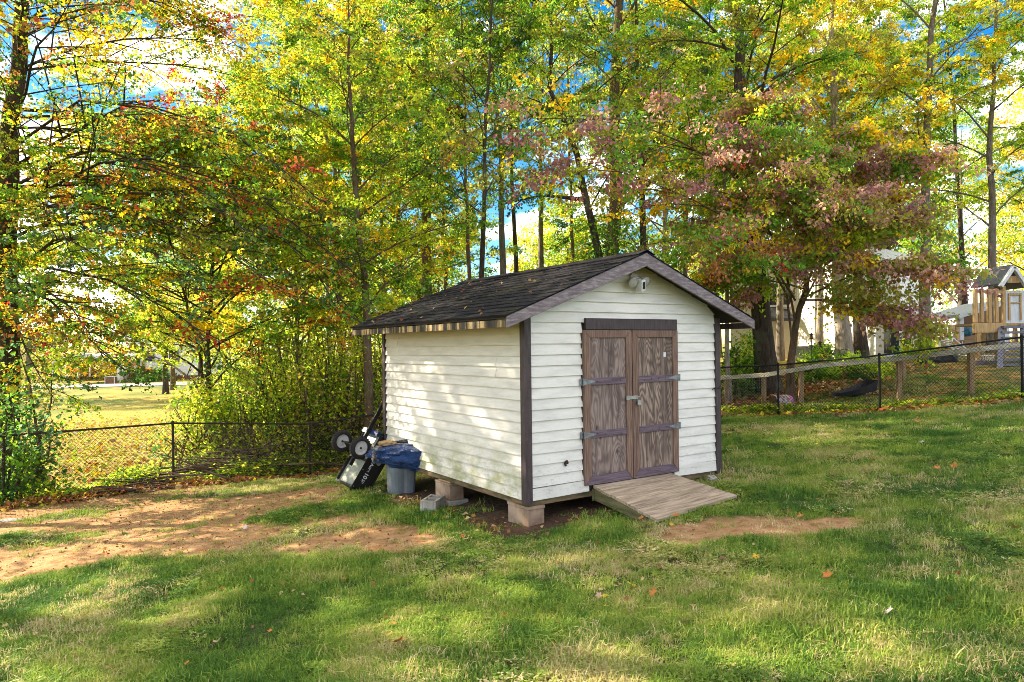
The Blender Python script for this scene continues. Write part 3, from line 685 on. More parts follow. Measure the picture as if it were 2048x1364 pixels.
# tipped dump cart standing on its tailgate, wheels and pan towards the sky
Lx = Vector((.46, .32, .84)).normalized(); Wx = Vector((-.68, .73, .08)); Wx = (Wx-Lx*Wx.dot(Lx)).normalized(); Dx = Wx.cross(Lx).normalized()
cb = W(703, 978, 10.15)
cart = thing('dump_cart', 'black garden dump cart tipped on end with white rimmed wheels up beside the shed', 'garden cart', tuple(cb))
def cpt(l, w_, d): return Lx*l+Wx*w_+Dx*d
def cbox(mb, l0, l1, w0, w1, d0, d1): return mb.hexa([cpt(l0, w0, d0), cpt(l1, w0, d0), cpt(l1, w1, d0), cpt(l0, w1, d0), cpt(l0, w0, d1), cpt(l1, w0, d1), cpt(l1, w1, d1), cpt(l0, w1, d1)])
TL, TW, TD = .92, .46, .30; dlo = -.02
tub = MB(); T_ = .006
cbox(tub, .02, TL, 0, T_, dlo, TD); cbox(tub, .02, TL, TW-T_, TW, dlo, TD); cbox(tub, .02, .026, T_+.001, TW-T_-.001, dlo, TD)
tub.hexa([cpt(TL-.02, 0, dlo), cpt(TL+.10, 0, TD), cpt(TL+.10, TW, TD), cpt(TL-.02, TW, dlo), cpt(TL-.012, 0, dlo), cpt(TL+.108, 0, TD), cpt(TL+.108, TW, TD), cpt(TL-.012, TW, dlo)])
cbox(tub, .0, TL+.1, -.012, -.001, TD-.02, TD); cbox(tub, .0, TL+.1, TW+.001, TW+.012, TD-.02, TD)
body = tub.build('tub', M['cartblack'], cart, .002)
pan = MB(); cbox(pan, .03, TL-.03, T_+.002, TW-T_-.002, .012, .018); pan.build('pan', M['cartpan'], body)
fr = MB()
for l in (.44, .68): cbox(fr, l, l+.035, -.002, TW+.002, -.03, -.021)
cbox(fr, .02, .05, -.002, TW+.002, -.032, -.021); cbox(fr, .03, .9, -.006, -.001, -.03, .03); cbox(fr, .03, .9, TW+.001, TW+.006, -.03, .03)
fr.build('frame', M['cartblack'], cart)
ax2 = MB(); axc = .56; hd_ = -.27
ax2.tube([cpt(axc, -.10, hd_), cpt(axc, TW+.10, hd_)], .011, 8)
for w_ in (.08, TW-.08):
    ax2.bar(cpt(axc-.10, w_, -.03), cpt(axc, w_, hd_), .03, .006, tuple(Wx)); ax2.bar(cpt(axc+.10, w_, -.03), cpt(axc, w_, hd_), .03, .006, tuple(Wx))
ax2.build('axle', M['rust'], cart)
for w_, sg in ((-.065, -1), (TW+.02, 1)):
    c = cpt(axc, w_, hd_); R0 = .165; wd = .045; pr = []
    for k in range(17):
        a = math.pi*(k/16)-math.pi/2
        pr.append((R0-.045+.045*math.cos(a)*1.0, wd*math.sin(a)))
    ty = MB().lathe([(R0-.062, -.030)]+[(R0-.055+ .055*max(0, math.cos(math.pi*(k/14)-math.pi/2))**.6, .046*math.sin(math.pi*(k/14)-math.pi/2)) for k in range(15)]+[(R0-.062, .030)], c, Wx, 32)
    wh = ty.build('wheel', M['rubber'], cart)
    rm = MB().lathe([(0, -.012), (.03, -.022), (.05, -.014), (.075, -.012), (.092, -.024), (.104, -.032), (.106, -.0), (.104, .032), (.092, .024), (.075, .012), (.05, .014), (.03, .022), (0, .012)], c, Wx, 28); rm.build('rim', M['rim'], wh)
    hb = MB().lathe([(0, -.036), (.013, -.034), (.016, -.02), (.016, .02), (.013, .034), (0, .036)], c, Wx, 12); hb.build('hub', M['rust'], wh)
    tr = MB()
    for k in range(26):
        a = 2*math.pi*k/26; e1 = Lx*math.cos(a)+Dx*math.sin(a); e2 = -Lx*math.sin(a)+Dx*math.cos(a)
        tr.obox(c+e1*(R0-.001), e1*.005, e2*.009, Wx*.026)
    tr.build('tread', M['rubber'], wh)
tb = MB(); tb.bar(cpt(.30, TW*.5, -.085), cpt(1.42, TW*.5, -.13), .06, .035, tuple(Wx)); tb.bar(cpt(1.36, TW*.5, -.15), cpt(1.48, TW*.5, -.155), .05, .012, tuple(Wx)); tb.build('tow_bar', M['cartblack'], cart, .003)
bl = MB(); cbox(bl, .84, .92, .02, TW-.01, -.075, -.034); bl.build('blue_crossbar', M['cartblue'], cart, .004)
for k, (l, w_) in enumerate(((.05, -.002), (.32, -.002), (.62, -.002), (.88, -.002), (.05, TW), (.88, TW))):
    MB().lathe([(0, -.006), (.008, -.004), (.008, .004)], cpt(l, w_ - .004, .0), Wx, 8).build('bolt', M['steel'], cart)
# white lettering on the side panel, reading down the panel
def letter(txt, size, l, d, bold=0):
    cu = bpy.data.curves.new('lettering', 'FONT'); cu.body = txt; cu.size = size; cu.extrude = .0008; cu.offset = bold; cu.materials.append(M['white_paint'])
    o = bpy.data.objects.new('lettering', cu); COL.objects.link(o); bpy.context.view_layer.update()
    lm = bpy.data.meshes.new_from_object(o.evaluated_get(bpy.context.evaluated_depsgraph_get())); bpy.data.objects.remove(o); o = link('lettering', lm, body)
    ex_ = -Lx; ez_ = -Wx; ey_ = ez_.cross(ex_)
    m = Matrix((ex_, ey_, ez_)).transposed().to_4x4(); m.translation = cpt(l, -.0065, d); o.matrix_local = m
    return o
letter('Acre', .075, .47, .075, .002); letter('10', .095, .31, .070, .003); letter('CU', .04, .20, .098, .001); letter('FT', .04, .20, .066, .001)

# ------------------------------------------------------------------ batch tubes, leaves and trees
def tubes(P, Rr, s):
    n, k, _ = P.shape
    Tn = np.gradient(P, axis=1); Tn /= np.linalg.norm(Tn, axis=2, keepdims=True)+1e-9
    ref = np.where(np.abs(Tn[..., 2:3]) > .9, np.array([1., .1, 0]), np.array([0.05, .02, 1.]))
    X = np.cross(Tn, ref); X /= np.linalg.norm(X, axis=2, keepdims=True)+1e-9; Y = np.cross(Tn, X)
    a = np.arange(s)*2*np.pi/s
    V = P[:, :, None]+Rr[:, :, None, None]*(X[:, :, None]*np.cos(a)[None, None, :, None]+Y[:, :, None]*np.sin(a)[None, None, :, None])
    id_ = np.arange(n*k*s).reshape(n, k, s); j = np.roll(id_, -1, axis=2)
    Fq = np.stack([id_[:, :-1], j[:, :-1], j[:, 1:], id_[:, 1:]], -1).reshape(-1, 4)
    return V.reshape(-1, 3), Fq
def join(parts):
    Vs = []; Fs = []; k = 0
    for V, Fq in parts:
        Vs.append(V); Fs.append(Fq+k); k += len(V)
    return np.concatenate(Vs), np.concatenate(Fs)
def unit(a): return a/(np.linalg.norm(a, axis=-1, keepdims=True)+1e-9)
def leaves(name, P, S, T, Nn, C, mat, parent, wid=.42, fold=.12):
    T = unit(T); B = unit(np.cross(Nn, T)); Nn = np.cross(T, B); S = S[:, None]
    a = P; m1 = P+T*S*.45+B*S*wid+Nn*S*fold; m2 = P+T*S*.45-B*S*wid+Nn*S*fold; tip = P+T*S
    V = np.stack([a, m1, tip, m2], 1).reshape(-1, 3); n = len(P); i = np.arange(n)*4
    Fq = np.concatenate([np.stack([i, i+1, i+2], 1), np.stack([i, i+2, i+3], 1)])
    return mesh_np(name, V, [Fq], mat, parent, np.repeat(C, 4, axis=0))
PAL = {'gold': (.60, .43, .03), 'lemon': (.58, .54, .06), 'lime': (.36, .45, .04), 'green': (.14, .26, .03), 'deep': (.055, .12, .025), 'orange': (.50, .22, .04),
       'red': (.40, .08, .045), 'rust': (.28, .125, .045), 'purple': (.30, .145, .14), 'pink': (.45, .27, .20), 'olive': (.27, .26, .045), 'tan': (.48, .34, .16), 'bluegreen': (.08, .17, .07)}
def pal(mix, n, r):
    ks = list(mix); p = np.array([mix[k] for k in ks], float); p /= p.sum(); i = r.choice(len(ks), n, p=p)
    return np.array([PAL[k] for k in ks])[i]

NLEAF=[0]; DENS=4.3; LSC=.66
def make_tree(name, label, base, trunk, r0, mix, barkk, seed, h0=.25, limbs=22, L=3.5, el=(55, 15), subs=8, twigs=5, lv=6, leaf=.10, az=None, droop=.4, taper=.25,
              prof='round', mix2=None, split=.5, flat=.5, group=None, cat='tree', sub_len=.42, spread=.055, jit=.28, leafmat_='leaf', lim_r=.34, extra=None, start=.25, twl=(.25, .6), dens=None, gaps=()):
    """trunk: list of points relative to base. Returns the tree Empty (trunk with limbs, crown)."""
    r = np.random.default_rng(seed); lv = int(round(lv*(dens or DENS))) if lv > 1 else lv
    o = thing(name, label, cat, base, 0, group)
    tp = np.array(trunk, float); k = 14
    sg = np.r_[0, np.cumsum(np.linalg.norm(np.diff(tp, axis=0), axis=1))]; tt = np.linspace(0, 1, k)
    path = np.stack([np.interp(tt*sg[-1], sg, tp[:, i]) for i in range(3)], 1)
    path[2:-1, :2] += r.normal(size=(k-3, 2))*r0*.18
    rad = r0*((1-tt)*(1-taper*.4)+taper*.4); rad = rad*np.where(tt > .85, 1-(tt-.85)*4.5, 1); rad[0] *= 1.35; rad[1] *= 1.06
    parts = [tubes(path[None], rad[None], 12)]
    H = path[-1, 2]-path[0, 2]; lp, lr, ll = [], [], []
    ph = r.uniform(0, 6)
    for i in range(limbs):
        f = h0+(1-h0)*((i+.5)/limbs)**.9+r.normal()*.01; f = min(max(f, h0), .985)
        b0 = np.array([np.interp(f, tt, path[:, j]) for j in range(3)]); rb = np.interp(f, tt, rad)
        a = ph+i*2.399+r.normal()*.35
        if az is not None: a = az[0]+r.uniform(-1, 1)*az[1] if r.random() < az[2] else a
        g = (f-h0)/(1-h0+1e-6)
        pf = {'round': (.55+.9*math.sin(min(g*1.15+.22, 1)*math.pi)*.62), 'cone': 1.12-.9*g, 'flat': 1.0-.35*g, 'vase': .7+.5*g, 'top': .35+.75*g}[prof]
        ln = L*pf*r.uniform(.75, 1.2); e0, e1 = R(el[0]+r.normal()*9), R(el[1]+r.normal()*9)
        if g > .8: e0 = e0*.6+R(70)*.4; 
        kk = 8; s = np.linspace(0, 1, kk); e = e0+(e1-e0)*s; aa = a+np.cumsum(r.normal(size=kk)*.10)
        d = np.stack([np.cos(e)*np.sin(aa), np.cos(e)*np.cos(aa), np.sin(e)], 1); p = b0+np.cumsum(np.r_[np.zeros((1, 3)), d[:-1]*ln/(kk-1)], 0)
        lp.append(p); lr.append(min(rb*.6, max(.015, lim_r*.5*rb+.005*ln))*(1-.85*s)); ll.append(ln)
    if extra:
        for (pts, rr) in extra:
            q = np.array(pts, float); s2 = np.r_[0, np.cumsum(np.linalg.norm(np.diff(q, axis=0), axis=1))]; kk = 8; s = np.linspace(0, 1, kk)
            lp.append(np.stack([np.interp(s*s2[-1], s2, q[:, i]) for i in range(3)], 1)); lr.append(rr*(1-.8*s)); ll.append(s2[-1])
    lp, lr, ll = np.array(lp), np.array(lr), np.array(ll); parts.append(tubes(lp, lr, 6)); nl = len(lp)
    def along(Pth, tq, idx_):
        kk = Pth.shape[1]; x = tq*(kk-1); i = np.minimum(x.astype(int), kk-2); f = (x-i)[:, None]
        a_, b_ = Pth[idx_, i], Pth[idx_, i+1]; return a_*(1-f)+b_*f, unit(b_-a_)
    li = np.repeat(np.arange(nl), subs); ts = start+(1-start)*((np.tile(np.arange(subs), nl)+r.uniform(0, 1, nl*subs))/subs); ts = np.clip(ts, 0, .999)
    p0, d0 = along(lp, ts, li)
    if gaps:                                                        # places in the crown where no spray grows
        ok = np.ones(len(p0), bool); w0 = p0+np.array(base)
        for (c_, r_) in gaps: ok &= (np.linalg.norm(w0-np.array(c_), axis=1) > r_) | (r.random(len(p0)) < .12)
        p0, d0, ts, li = p0[ok], d0[ok], ts[ok], li[ok]
    ns = len(p0)
    side = np.where(np.arange(ns) % 2 == 0, 1, -1)*r.uniform(.5, 1.25, ns)
    hz = unit(np.cross(d0, np.array([0, 0, 1.]))+1e-6)
    dd = unit(d0*.75+hz*side[:, None]+np.array([0, 0, 1.])*(r.normal(size=ns)*(1-flat)*.8+.12)[:, None])
    sl_ = ll[li]*sub_len*(1.15-.75*ts)*r.uniform(.6, 1.2, ns)+.25
    s4 = np.linspace(0, 1, 4)[None, :, None]
    sp = p0[:, None]+dd[:, None]*sl_[:, None, None]*s4+np.array([0, 0, -1.])*(droop*.25*sl_)[:, None, None]*s4**2
    parts.append(tubes(sp, np.maximum(.0045, .011*sl_[:, None]**.6)*(1-.7*np.linspace(0, 1, 4))[None], 4))
    ti = np.repeat(np.arange(ns), twigs); tq = np.clip(.15+.85*r.uniform(0, 1, len(ti)), 0, .999); q0, e0 = along(sp, tq, ti); nt_ = len(q0)
    hz = unit(np.cross(e0, np.array([0, 0, 1.]))+1e-6); sd_ = r.choice([-1, 1], nt_)*r.uniform(.3, 1.2, nt_)
    ed = unit(e0*.7+hz*sd_[:, None]+np.array([0, 0, 1.])*(r.normal(size=nt_)*(1-flat)*.9)[:, None]); tl = r.uniform(twl[0], twl[1], nt_)
    tp_ = q0[:, None]+ed[:, None]*tl[:, None, None]*np.linspace(0, 1, 2)[None, :, None]+np.array([0, 0, -1.])*(droop*.2*tl)[:, None, None]*np.linspace(0, 1, 2)[None, :, None]**2
    parts.append(tubes(tp_, np.full((nt_, 2), .0035)*np.array([1, .5]), 3))
    V, Fq = join(parts)
    mesh_np('trunk', V, [Fq], BARK[barkk], o, smooth=True)
    ki = np.repeat(np.arange(nt_), lv); kq = np.clip(r.uniform(.05, 1.05, len(ki)), 0, .999); c0, f0 = along(tp_, kq, ki); nn = len(c0)
    c0 = c0+r.normal(size=(nn, 3))*spread*np.array([1, 1, .55])
    T = unit(f0*.6+r.normal(size=(nn, 3))*.75+np.array([0, 0, -1.])*droop); Nn = unit(np.array([0, 0, 1.])*(1.4*flat+.3)+r.normal(size=(nn, 3))*.75)
    # colour: one tone for each spray, then leaf by leaf
    cs = pal(mix, ns, r)
    if mix2 is not None:
        hgt = (sp[:, 1, 2]-path[0, 2])/H+r.normal(size=ns)*.08; c2 = pal(mix2, ns, r); cs = np.where((hgt > split)[:, None], c2, cs)
    ct = cs[ti]; other = pal(mix, nt_, r); sw = r.random(nt_) < .3; ct = np.where(sw[:, None], other, ct)
    cl = ct[ki]*np.exp(r.normal(size=(nn, 1))*jit)*np.exp(r.normal(size=(nn, 3))*.07)
    S = leaf*LSC*np.exp(r.normal(size=nn)*.22)
    NLEAF[0] += nn
    leaves('crown', c0, S, T, Nn, np.clip(cl, 0, .9), M[leafmat_], o)
    return o
def copy_tree(o, loc, rz, s, label, group=None):
    c = o.copy(); COL.objects.link(c); c.location = loc; c.rotation_euler = (0, 0, rz); c.scale = (s, s, s)
    if label: c['label'] = label
    if group: c['group'] = group
    for ch in o.children:
        k = ch.copy(); COL.objects.link(k); k.parent = c
    return c
def tr_px(pts, d):
    """trunk from photo points, foot first, at depth d; foot set on the ground"""
    q = [W(u, v, d) for (u, v) in pts]; z = g1(q[0].x, q[0].y)-.08; b = Vector((q[0].x, q[0].y, z))
    return tuple(b), [(p.x-b.x, (p.y-b.y), max(p.z-b.z, 0) if i else 0) for i, p in enumerate(q)]

def T(name, label, pts, d, r0, mix, bk, seed, **kw):
    b, t_ = tr_px(pts, d); return make_tree(name, label, b, t_, r0, mix, bk, seed, **kw)
TREES = {}
# 1 the big maple at the left edge, its boughs hanging toward the shed
b1 = Vector(tr_px([(5, 900)], 13.6)[0]); mex = []
for bough in [[(12, 560, 13.6), (120, 470, 13.0), (300, 500, 12.4), (420, 610, 12.2)], [(12, 600, 13.6), (60, 560, 12.6), (150, 620, 11.9), (210, 720, 11.7)], [(14, 480, 13.6), (200, 400, 13.0), (420, 480, 12.9), (600, 610, 13.4)],
              [(15, 420, 13.6), (250, 300, 13.2), (500, 380, 13.4), (700, 540, 14.0)], [(14, 450, 13.6), (60, 400, 12.4), (120, 440, 11.6), (150, 540, 11.2)], [(15, 380, 13.6), (180, 290, 12.8), (380, 360, 12.4), (500, 470, 12.4)],
              [(16, 340, 13.6), (260, 200, 13.2), (480, 270, 13.2), (640, 400, 13.8)], [(16, 520, 13.6), (220, 560, 13.2), (380, 640, 13.2), (470, 740, 13.4)], [(14, 600, 13.6), (30, 640, 12.6), (60, 720, 11.9), (110, 800, 11.8)],
              [(14, 560, 13.6), (100, 600, 13), (180, 680, 12.8), (250, 740, 12.9)], [(16, 400, 13.6), (330, 380, 13.6), (560, 470, 14), (720, 640, 14.6)], [(18, 300, 13.6), (160, 200, 12.6), (330, 220, 12.2), (450, 300, 12.2)]]:
    mex.append(([tuple(W(*p)-b1) for p in bough], .034))
TREES['maple'] = T('maple_tree', 'large maple at the left edge with gold orange and green leaves', [(5, 900), (8, 620), (18, 300), (38, 40), (60, -250), (80, -600)], 13.6, .27,
  {'gold': 1.5, 'orange': 1.2, 'lime': 2.8, 'green': 4, 'red': .5, 'olive': 2.2, 'bluegreen': 2.2, 'deep': 2.4, 'rust': 1.2}, 'dark', 11, h0=.33, limbs=40, L=5.4, el=(24, -14), subs=19, twigs=8, lv=6, leaf=.10, start=.06, dens=1.9, gaps=[(W(350, 200, 12.9), .85), (W(420, 150, 13.6), .6)], extra=mex, az=(R(95), R(85), 1.0), droop=.45,
  mix2={'gold': 3.6, 'lemon': 3, 'orange': .7, 'lime': 2, 'red': .15}, split=.50, flat=.72, prof='flat', sub_len=.34, lim_r=.05)
# 2 young maple behind the left fence, reddening
T('young_maple', 'young maple with reddening leaves behind the left fence', [(420, 905), (415, 700), (430, 480), (450, 300)], 17.0, .09,
  {'lime': 3.2, 'green': 3.4, 'red': .5, 'orange': .7, 'rust': .8, 'olive': 2.4, 'gold': .8, 'deep': 1.2}, 'dark', 12, h0=.2, limbs=34, L=4.2, el=(35, 0), subs=9, twigs=6, lv=7, leaf=.10, flat=.7, droop=.45)
Y = {'lemon': 1.2, 'lime': 2.8, 'gold': .9, 'green': 3.0, 'olive': 1.9, 'deep': 1.0, 'tan': .3}
G = {'lime': 2.0, 'green': 3.6, 'olive': 2.6, 'lemon': .4, 'deep': 2.2, 'tan': .3}
T('understory_maple', 'green understory maple between the left edge maple and the young maple', [(420, 915), (400, 700), (340, 480), (300, 330), (285, 240)], 17.4, .05,
  {'lime': 3, 'green': 4, 'olive': 2.4, 'gold': 1.0, 'orange': .6, 'red': .5, 'deep': 1.5}, 'dark', 41, h0=.33, limbs=34, L=3.3, el=(35, -2), subs=10, twigs=6, lv=7, leaf=.095, flat=.72, droop=.45, gaps=[(W(345, 195, 16.8), 1.3), (W(420, 150, 16.8), 1.0)])
T('thicket_maple', 'yellow green maple rising out of the privet thicket', [(600, 905), (596, 700), (590, 500), (580, 330), (575, 200)], 18.6, .09,
  {'lime': 3.6, 'green': 3.2, 'lemon': 1.5, 'olive': 1.5, 'gold': .6, 'orange': .3, 'deep': 1}, 'grey', 42, h0=.22, limbs=40, L=3.3, el=(40, 2), subs=9, twigs=6, lv=7, leaf=.095, flat=.65)
T('smooth_trunk_tree', 'smooth brown trunk rising beside the rear corner of the shed', [(738, 890), (735, 760), (730, 600), (712, 400), (700, 200), (690, -100)], 16.6, .125, Y, 'brown', 13, h0=.24, limbs=28, L=3.0, el=(40, 5), subs=8, twigs=6, lv=6, leaf=.095)
T('leaning_tree', 'dark curved trunk leaning left above the undergrowth', [(690, 900), (678, 560), (665, 320), (645, 250), (622, 175), (600, 60), (585, -120)], 20.5, .12, Y, 'grey', 14, h0=.42, limbs=18, L=3.2, el=(45, 15), subs=8, twigs=6, lv=6, leaf=.10)
T('vine_covered_tree', 'stout vine covered trunk high above the undergrowth left of the shed', [(718, 900), (716, 500), (714, 330), (716, 120), (706, 60), (700, -200), (700, -420)], 23.0, .30, {'lemon': 3, 'gold': 1.6, 'lime': 3, 'tan': .7, 'green': 1}, 'grey', 15, h0=.30, limbs=30, L=3.6, el=(45, 10), subs=9, twigs=6, lv=7, leaf=.11)
T('bleached_dead_tree', 'bleached dead snag with pale bare branches among yellow leaves', [(660, 900), (655, 500), (648, 335), (590, 275), (560, 232)], 19.6, .085, {'tan': 1}, 'dead', 16, h0=.75, limbs=5, L=1.6, el=(40, 35), subs=3, twigs=1, lv=1, leaf=.05)
T('furrowed_tree', 'straight furrowed trunk behind the left end of the shed roof', [(852, 900), (856, 480), (858, 250), (852, -50), (850, -400)], 22.0, .20, G, 'brown', 17, h0=.34, limbs=26, L=3.0, el=(40, 5), subs=9, twigs=6, lv=6, leaf=.10)
T('slender_tree', 'slender trunk carrying a dark leafy nest above the shed roof', [(940, 900), (938, 560), (932, 380), (930, 250), (925, 100), (920, -100)], 20.0, .085, G, 'brown', 18, h0=.40, limbs=18, L=2.5, el=(50, 20), subs=7, twigs=5, lv=6, leaf=.095)
T('forked_tree', 'thin dark trunk leaning right beyond the middle of the shed roof', [(955, 900), (962, 560), (968, 400), (972, 200), (985, 20), (990, -200)], 19.0, .10, G, 'dark', 19, h0=.40, limbs=18, L=2.6, el=(50, 20), subs=7, twigs=5, lv=6, leaf=.095)
T('grey_trunk_tree', 'grey trunk bending left at mid height beyond the shed roof', [(1010, 900), (1005, 500), (1003, 300), (990, 180), (980, 100), (985, -150)], 22.5, .145, Y, 'grey', 20, h0=.45, limbs=20, L=2.8, el=(50, 15), subs=8, twigs=5, lv=6, leaf=.10)
T('ivy_clad_tree', 'dark crooked trunk with ivy around its foot behind the shed ridge', [(1215, 900), (1200, 500), (1172, 400), (1160, 330), (1130, 240), (1095, 190), (1100, 60), (1120, -120)], 20.5, .17, G, 'dark', 21, h0=.40, limbs=20, L=2.7, el=(45, 15), subs=7, twigs=5, lv=6, leaf=.10,
  extra=[([tuple(W(1172, 400, 20.5)-Vector(tr_px([(1215, 900)], 20.5)[0])), tuple(W(1085, 390, 20.3)-Vector(tr_px([(1215, 900)], 20.5)[0])), tuple(W(1000, 410, 20)-Vector(tr_px([(1215, 900)], 20.5)[0]))], .07)])
T('tulip_poplar', 'thick furrowed trunk rising right of the shed ridge', [(1226, 900), (1228, 460), (1228, 250), (1232, 60), (1235, -200), (1238, -500)], 24.0, .31, Y, 'brown', 22, h0=.40, limbs=26, L=3.2, el=(50, 12), subs=8, twigs=6, lv=6, leaf=.11)
b23 = Vector(tr_px([(1286, 900)], 24.0)[0])
T('limbed_tree', 'straight dark trunk with a long limb sweeping up to the right', [(1286, 900), (1285, 460), (1281, 300), (1275, 100), (1270, -200)], 24.0, .16, G, 'dark', 23, h0=.42, limbs=20, L=2.8, el=(50, 15), subs=7, twigs=5, lv=6, leaf=.10,
  extra=[([tuple(W(1240, 410, 24)-b23), tuple(W(1290, 370, 24)-b23), tuple(W(1380, 325, 23.5)-b23), tuple(W(1490, 298, 23)-b23)], .11), ([tuple(W(1285, 330, 24)-b23), tuple(W(1330, 240, 24)-b23), tuple(W(1380, 140, 24)-b23)], .09)])
T('far_thin_tree', 'thin far trunk between the limbed tree and the dogwood', [(1372, 900), (1372, 400), (1372, 150), (1370, -150)], 29.0, .12, Y, 'grey', 24, h0=.38, limbs=20, L=3.0, subs=8, twigs=5, lv=6, leaf=.12)
TREES['lean'] = T('big_leaning_oak', 'thick dark trunk leaning left behind the wooden rail fence', [(1540, 830), (1532, 735), (1518, 600), (1500, 420), (1480, 200), (1470, -100), (1465, -350)], 19.0, .29, {'green': 3, 'olive': 3, 'lime': 2.4, 'gold': 1.3, 'rust': .5}, 'dark', 25, h0=.34, limbs=30, L=4.0, el=(40, 5), subs=9, twigs=7, lv=7, leaf=.115, flat=.6)
b26 = Vector(tr_px([(1580, 815)], 17.5)[0])
ex = []
for (pts, rr) in [([(1585, 680, 17.5), (1600, 620, 17.3), (1640, 540, 16.8), (1720, 470, 16.3), (1850, 430, 15.8)], .03), ([(1585, 690, 17.5), (1570, 560, 17.2), (1480, 450, 16.6), (1350, 380, 15.6), (1200, 330, 14.9), (1080, 310, 14.6)], .03),
                  ([(1590, 640, 17.4), (1560, 480, 17), (1450, 330, 16.3), (1280, 240, 15.4), (1000, 235, 14.6)], .03), ([(1600, 620, 17.4), (1650, 450, 17), (1700, 350, 16.4), (1800, 300, 15.9)], .03),
                  ([(1600, 600, 17.2), (1680, 560, 16.2), (1790, 520, 15.2), (1900, 540, 14.6)], .03), ([(1590, 600, 17.2), (1540, 520, 16), (1440, 480, 15), (1400, 470, 14.2)], .03),
                  ([(1600, 560, 17.2), (1600, 420, 16.6), (1560, 300, 16), (1500, 240, 15.4)], .03), ([(1600, 600, 17.2), (1660, 600, 16.4), (1760, 620, 15.6), (1840, 640, 15.0)], .03)]:
    ex.append(([tuple(W(*p)-b26) for p in pts], rr))
DOG = {'olive': 4.2, 'green': 2.8, 'purple': 1.7, 'pink': 2.0, 'rust': 1.5, 'lime': 1.3, 'red': .15, 'gold': 1.3}
T('dogwood_tree', 'spreading dogwood with drooping purple and olive leaves right of the shed', [(1580, 815), (1582, 730), (1590, 640), (1612, 580), (1610, 450), (1600, 300)], 17.5, .11, DOG, 'brown', 26, h0=.42, limbs=14, L=3.4, el=(30, 2), subs=19, twigs=7, lv=7,
  leaf=.125, droop=.95, flat=.55, spread=.10, twl=(.3, .75), extra=ex, jit=.22, sub_len=.3, mix2={'purple': 1.7, 'olive': 3, 'green': 2, 'lime': 1.2, 'pink': 1.8, 'gold': .9}, split=.55)
T('pale_sapling', 'pale thin trunk just right of the shed corner', [(1460, 815), (1452, 700), (1455, 560), (1450, 380), (1445, 200)], 18.6, .075, G, 'pale', 27, h0=.42, limbs=14, L=1.9, subs=6, twigs=5, lv=6, leaf=.09)
T('pale_oak', 'pale lit trunk in front of the white house wall', [(1690, 800), (1690, 700), (1680, 590), (1672, 420), (1665, 200), (1660, -150)], 25.5, .27, {'lemon': 2, 'gold': 2, 'olive': 2.5, 'lime': 2}, 'pale', 28, h0=.38, limbs=24, L=3.4, subs=8, twigs=6, lv=6, leaf=.12)
T('dark_twin_trunk', 'dark mossy trunk right beside the pale trunk', [(1724, 800), (1722, 700), (1716, 600), (1716, 400), (1722, 100)], 26.5, .24, {'olive': 3, 'gold': 1.5, 'green': 2}, 'dark', 29, h0=.45, limbs=18, L=3.0, subs=7, twigs=6, lv=6, leaf=.12)
T('pale_far_tree', 'pale far trunk high above the dogwood', [(1640, 780), (1640, 400), (1632, 150), (1625, -100)], 30.0, .15, {'lemon': 3, 'lime': 2, 'gold': 2}, 'pale', 30, h0=.35, limbs=22, L=3.3, subs=8, twigs=5, lv=6, leaf=.13)
T('double_stem_tree', 'tall mottled trunk forking high at the upper right', [(1850, 760), (1850, 400), (1852, 220), (1862, 80), (1880, -100), (1890, -350)], 25.0, .20, {'gold': 2.6, 'lemon': 2.4, 'lime': 2.2, 'olive': 1.5}, 'grey', 31, h0=.36, limbs=26, L=3.4, el=(45, 10), subs=8, twigs=6, lv=6, leaf=.12)
TREES['right'] = T('right_edge_tree', 'leafy green tree at the right edge behind the playset', [(1985, 745), (1985, 500), (1980, 300), (1990, 100), (2000, -150)], 26.0, .17, {'green': 3, 'lime': 3, 'deep': 1, 'lemon': 1.2}, 'grey', 32, h0=.28, limbs=28, L=3.6, el=(35, 0), subs=9, twigs=6, lv=7, leaf=.12)

# far trees closing the view, each its own thing
far_spec = [(55, 44, 9.5, Y), (345, 50, 10, {'lime': 2, 'olive': 3, 'tan': 1}), (400, 40, 9, Y), (520, 36, 11, {'gold': 3, 'lemon': 2, 'lime': 2}), (620, 31, 12, Y), (790, 32, 12, G), (900, 38, 8.5, G), (1080, 36, 7.5, {'lemon': 2, 'lime': 3, 'tan': 1}),
            (1130, 33, 7.5, Y), (1420, 36, 11, G), (1520, 38, 13, {'lemon': 2, 'olive': 2, 'gold': 1}), (1770, 42, 13, Y), (1920, 38, 12, {'green': 3, 'lime': 2}), (2080, 36, 13, {'gold': 3, 'lemon': 3}), (-60, 42, 13, Y)]
desc = ['yellow green tree far behind the field', 'olive bare looking tree behind the white carport', 'yellow tree beyond the field left of the undergrowth', 'golden far tree above the young maple', 'tall yellow tree behind the vine covered trunk',
        'green far tree between the vine covered and furrowed trunks', 'green far tree behind the slender trunk', 'pale yellow far tree behind the shed ridge', 'small yellow far tree left of the thick trunk', 'green far tree behind the pale sapling',
        'tall gold and olive tree behind the beige wing', 'tall yellow tree behind the house', 'green far tree behind the double stem tree', 'golden tree beyond the right edge', 'yellow tree beyond the left edge']
BGT = []
for i, ((u, d, h, mx_), ds) in enumerate(zip(far_spec, desc)):
    x = (u-1024)/F*d; z = g1(x, d)-.1
    bt = make_tree('background_tree', ds, (x, d, z), [(0, 0, 0), (.1, 0, h*.5), (.2*(-1)**i, 0, h)], .018*h, mx_, ['grey', 'brown', 'dark'][i % 3], 60+i, h0=.16, limbs=20, L=h*.30, el=(50, 10), subs=7, twigs=5, lv=6, leaf=.17, group='trees closing the view', spread=.16, twl=(.4, .9), dens=2.6); BGT.append(bt)
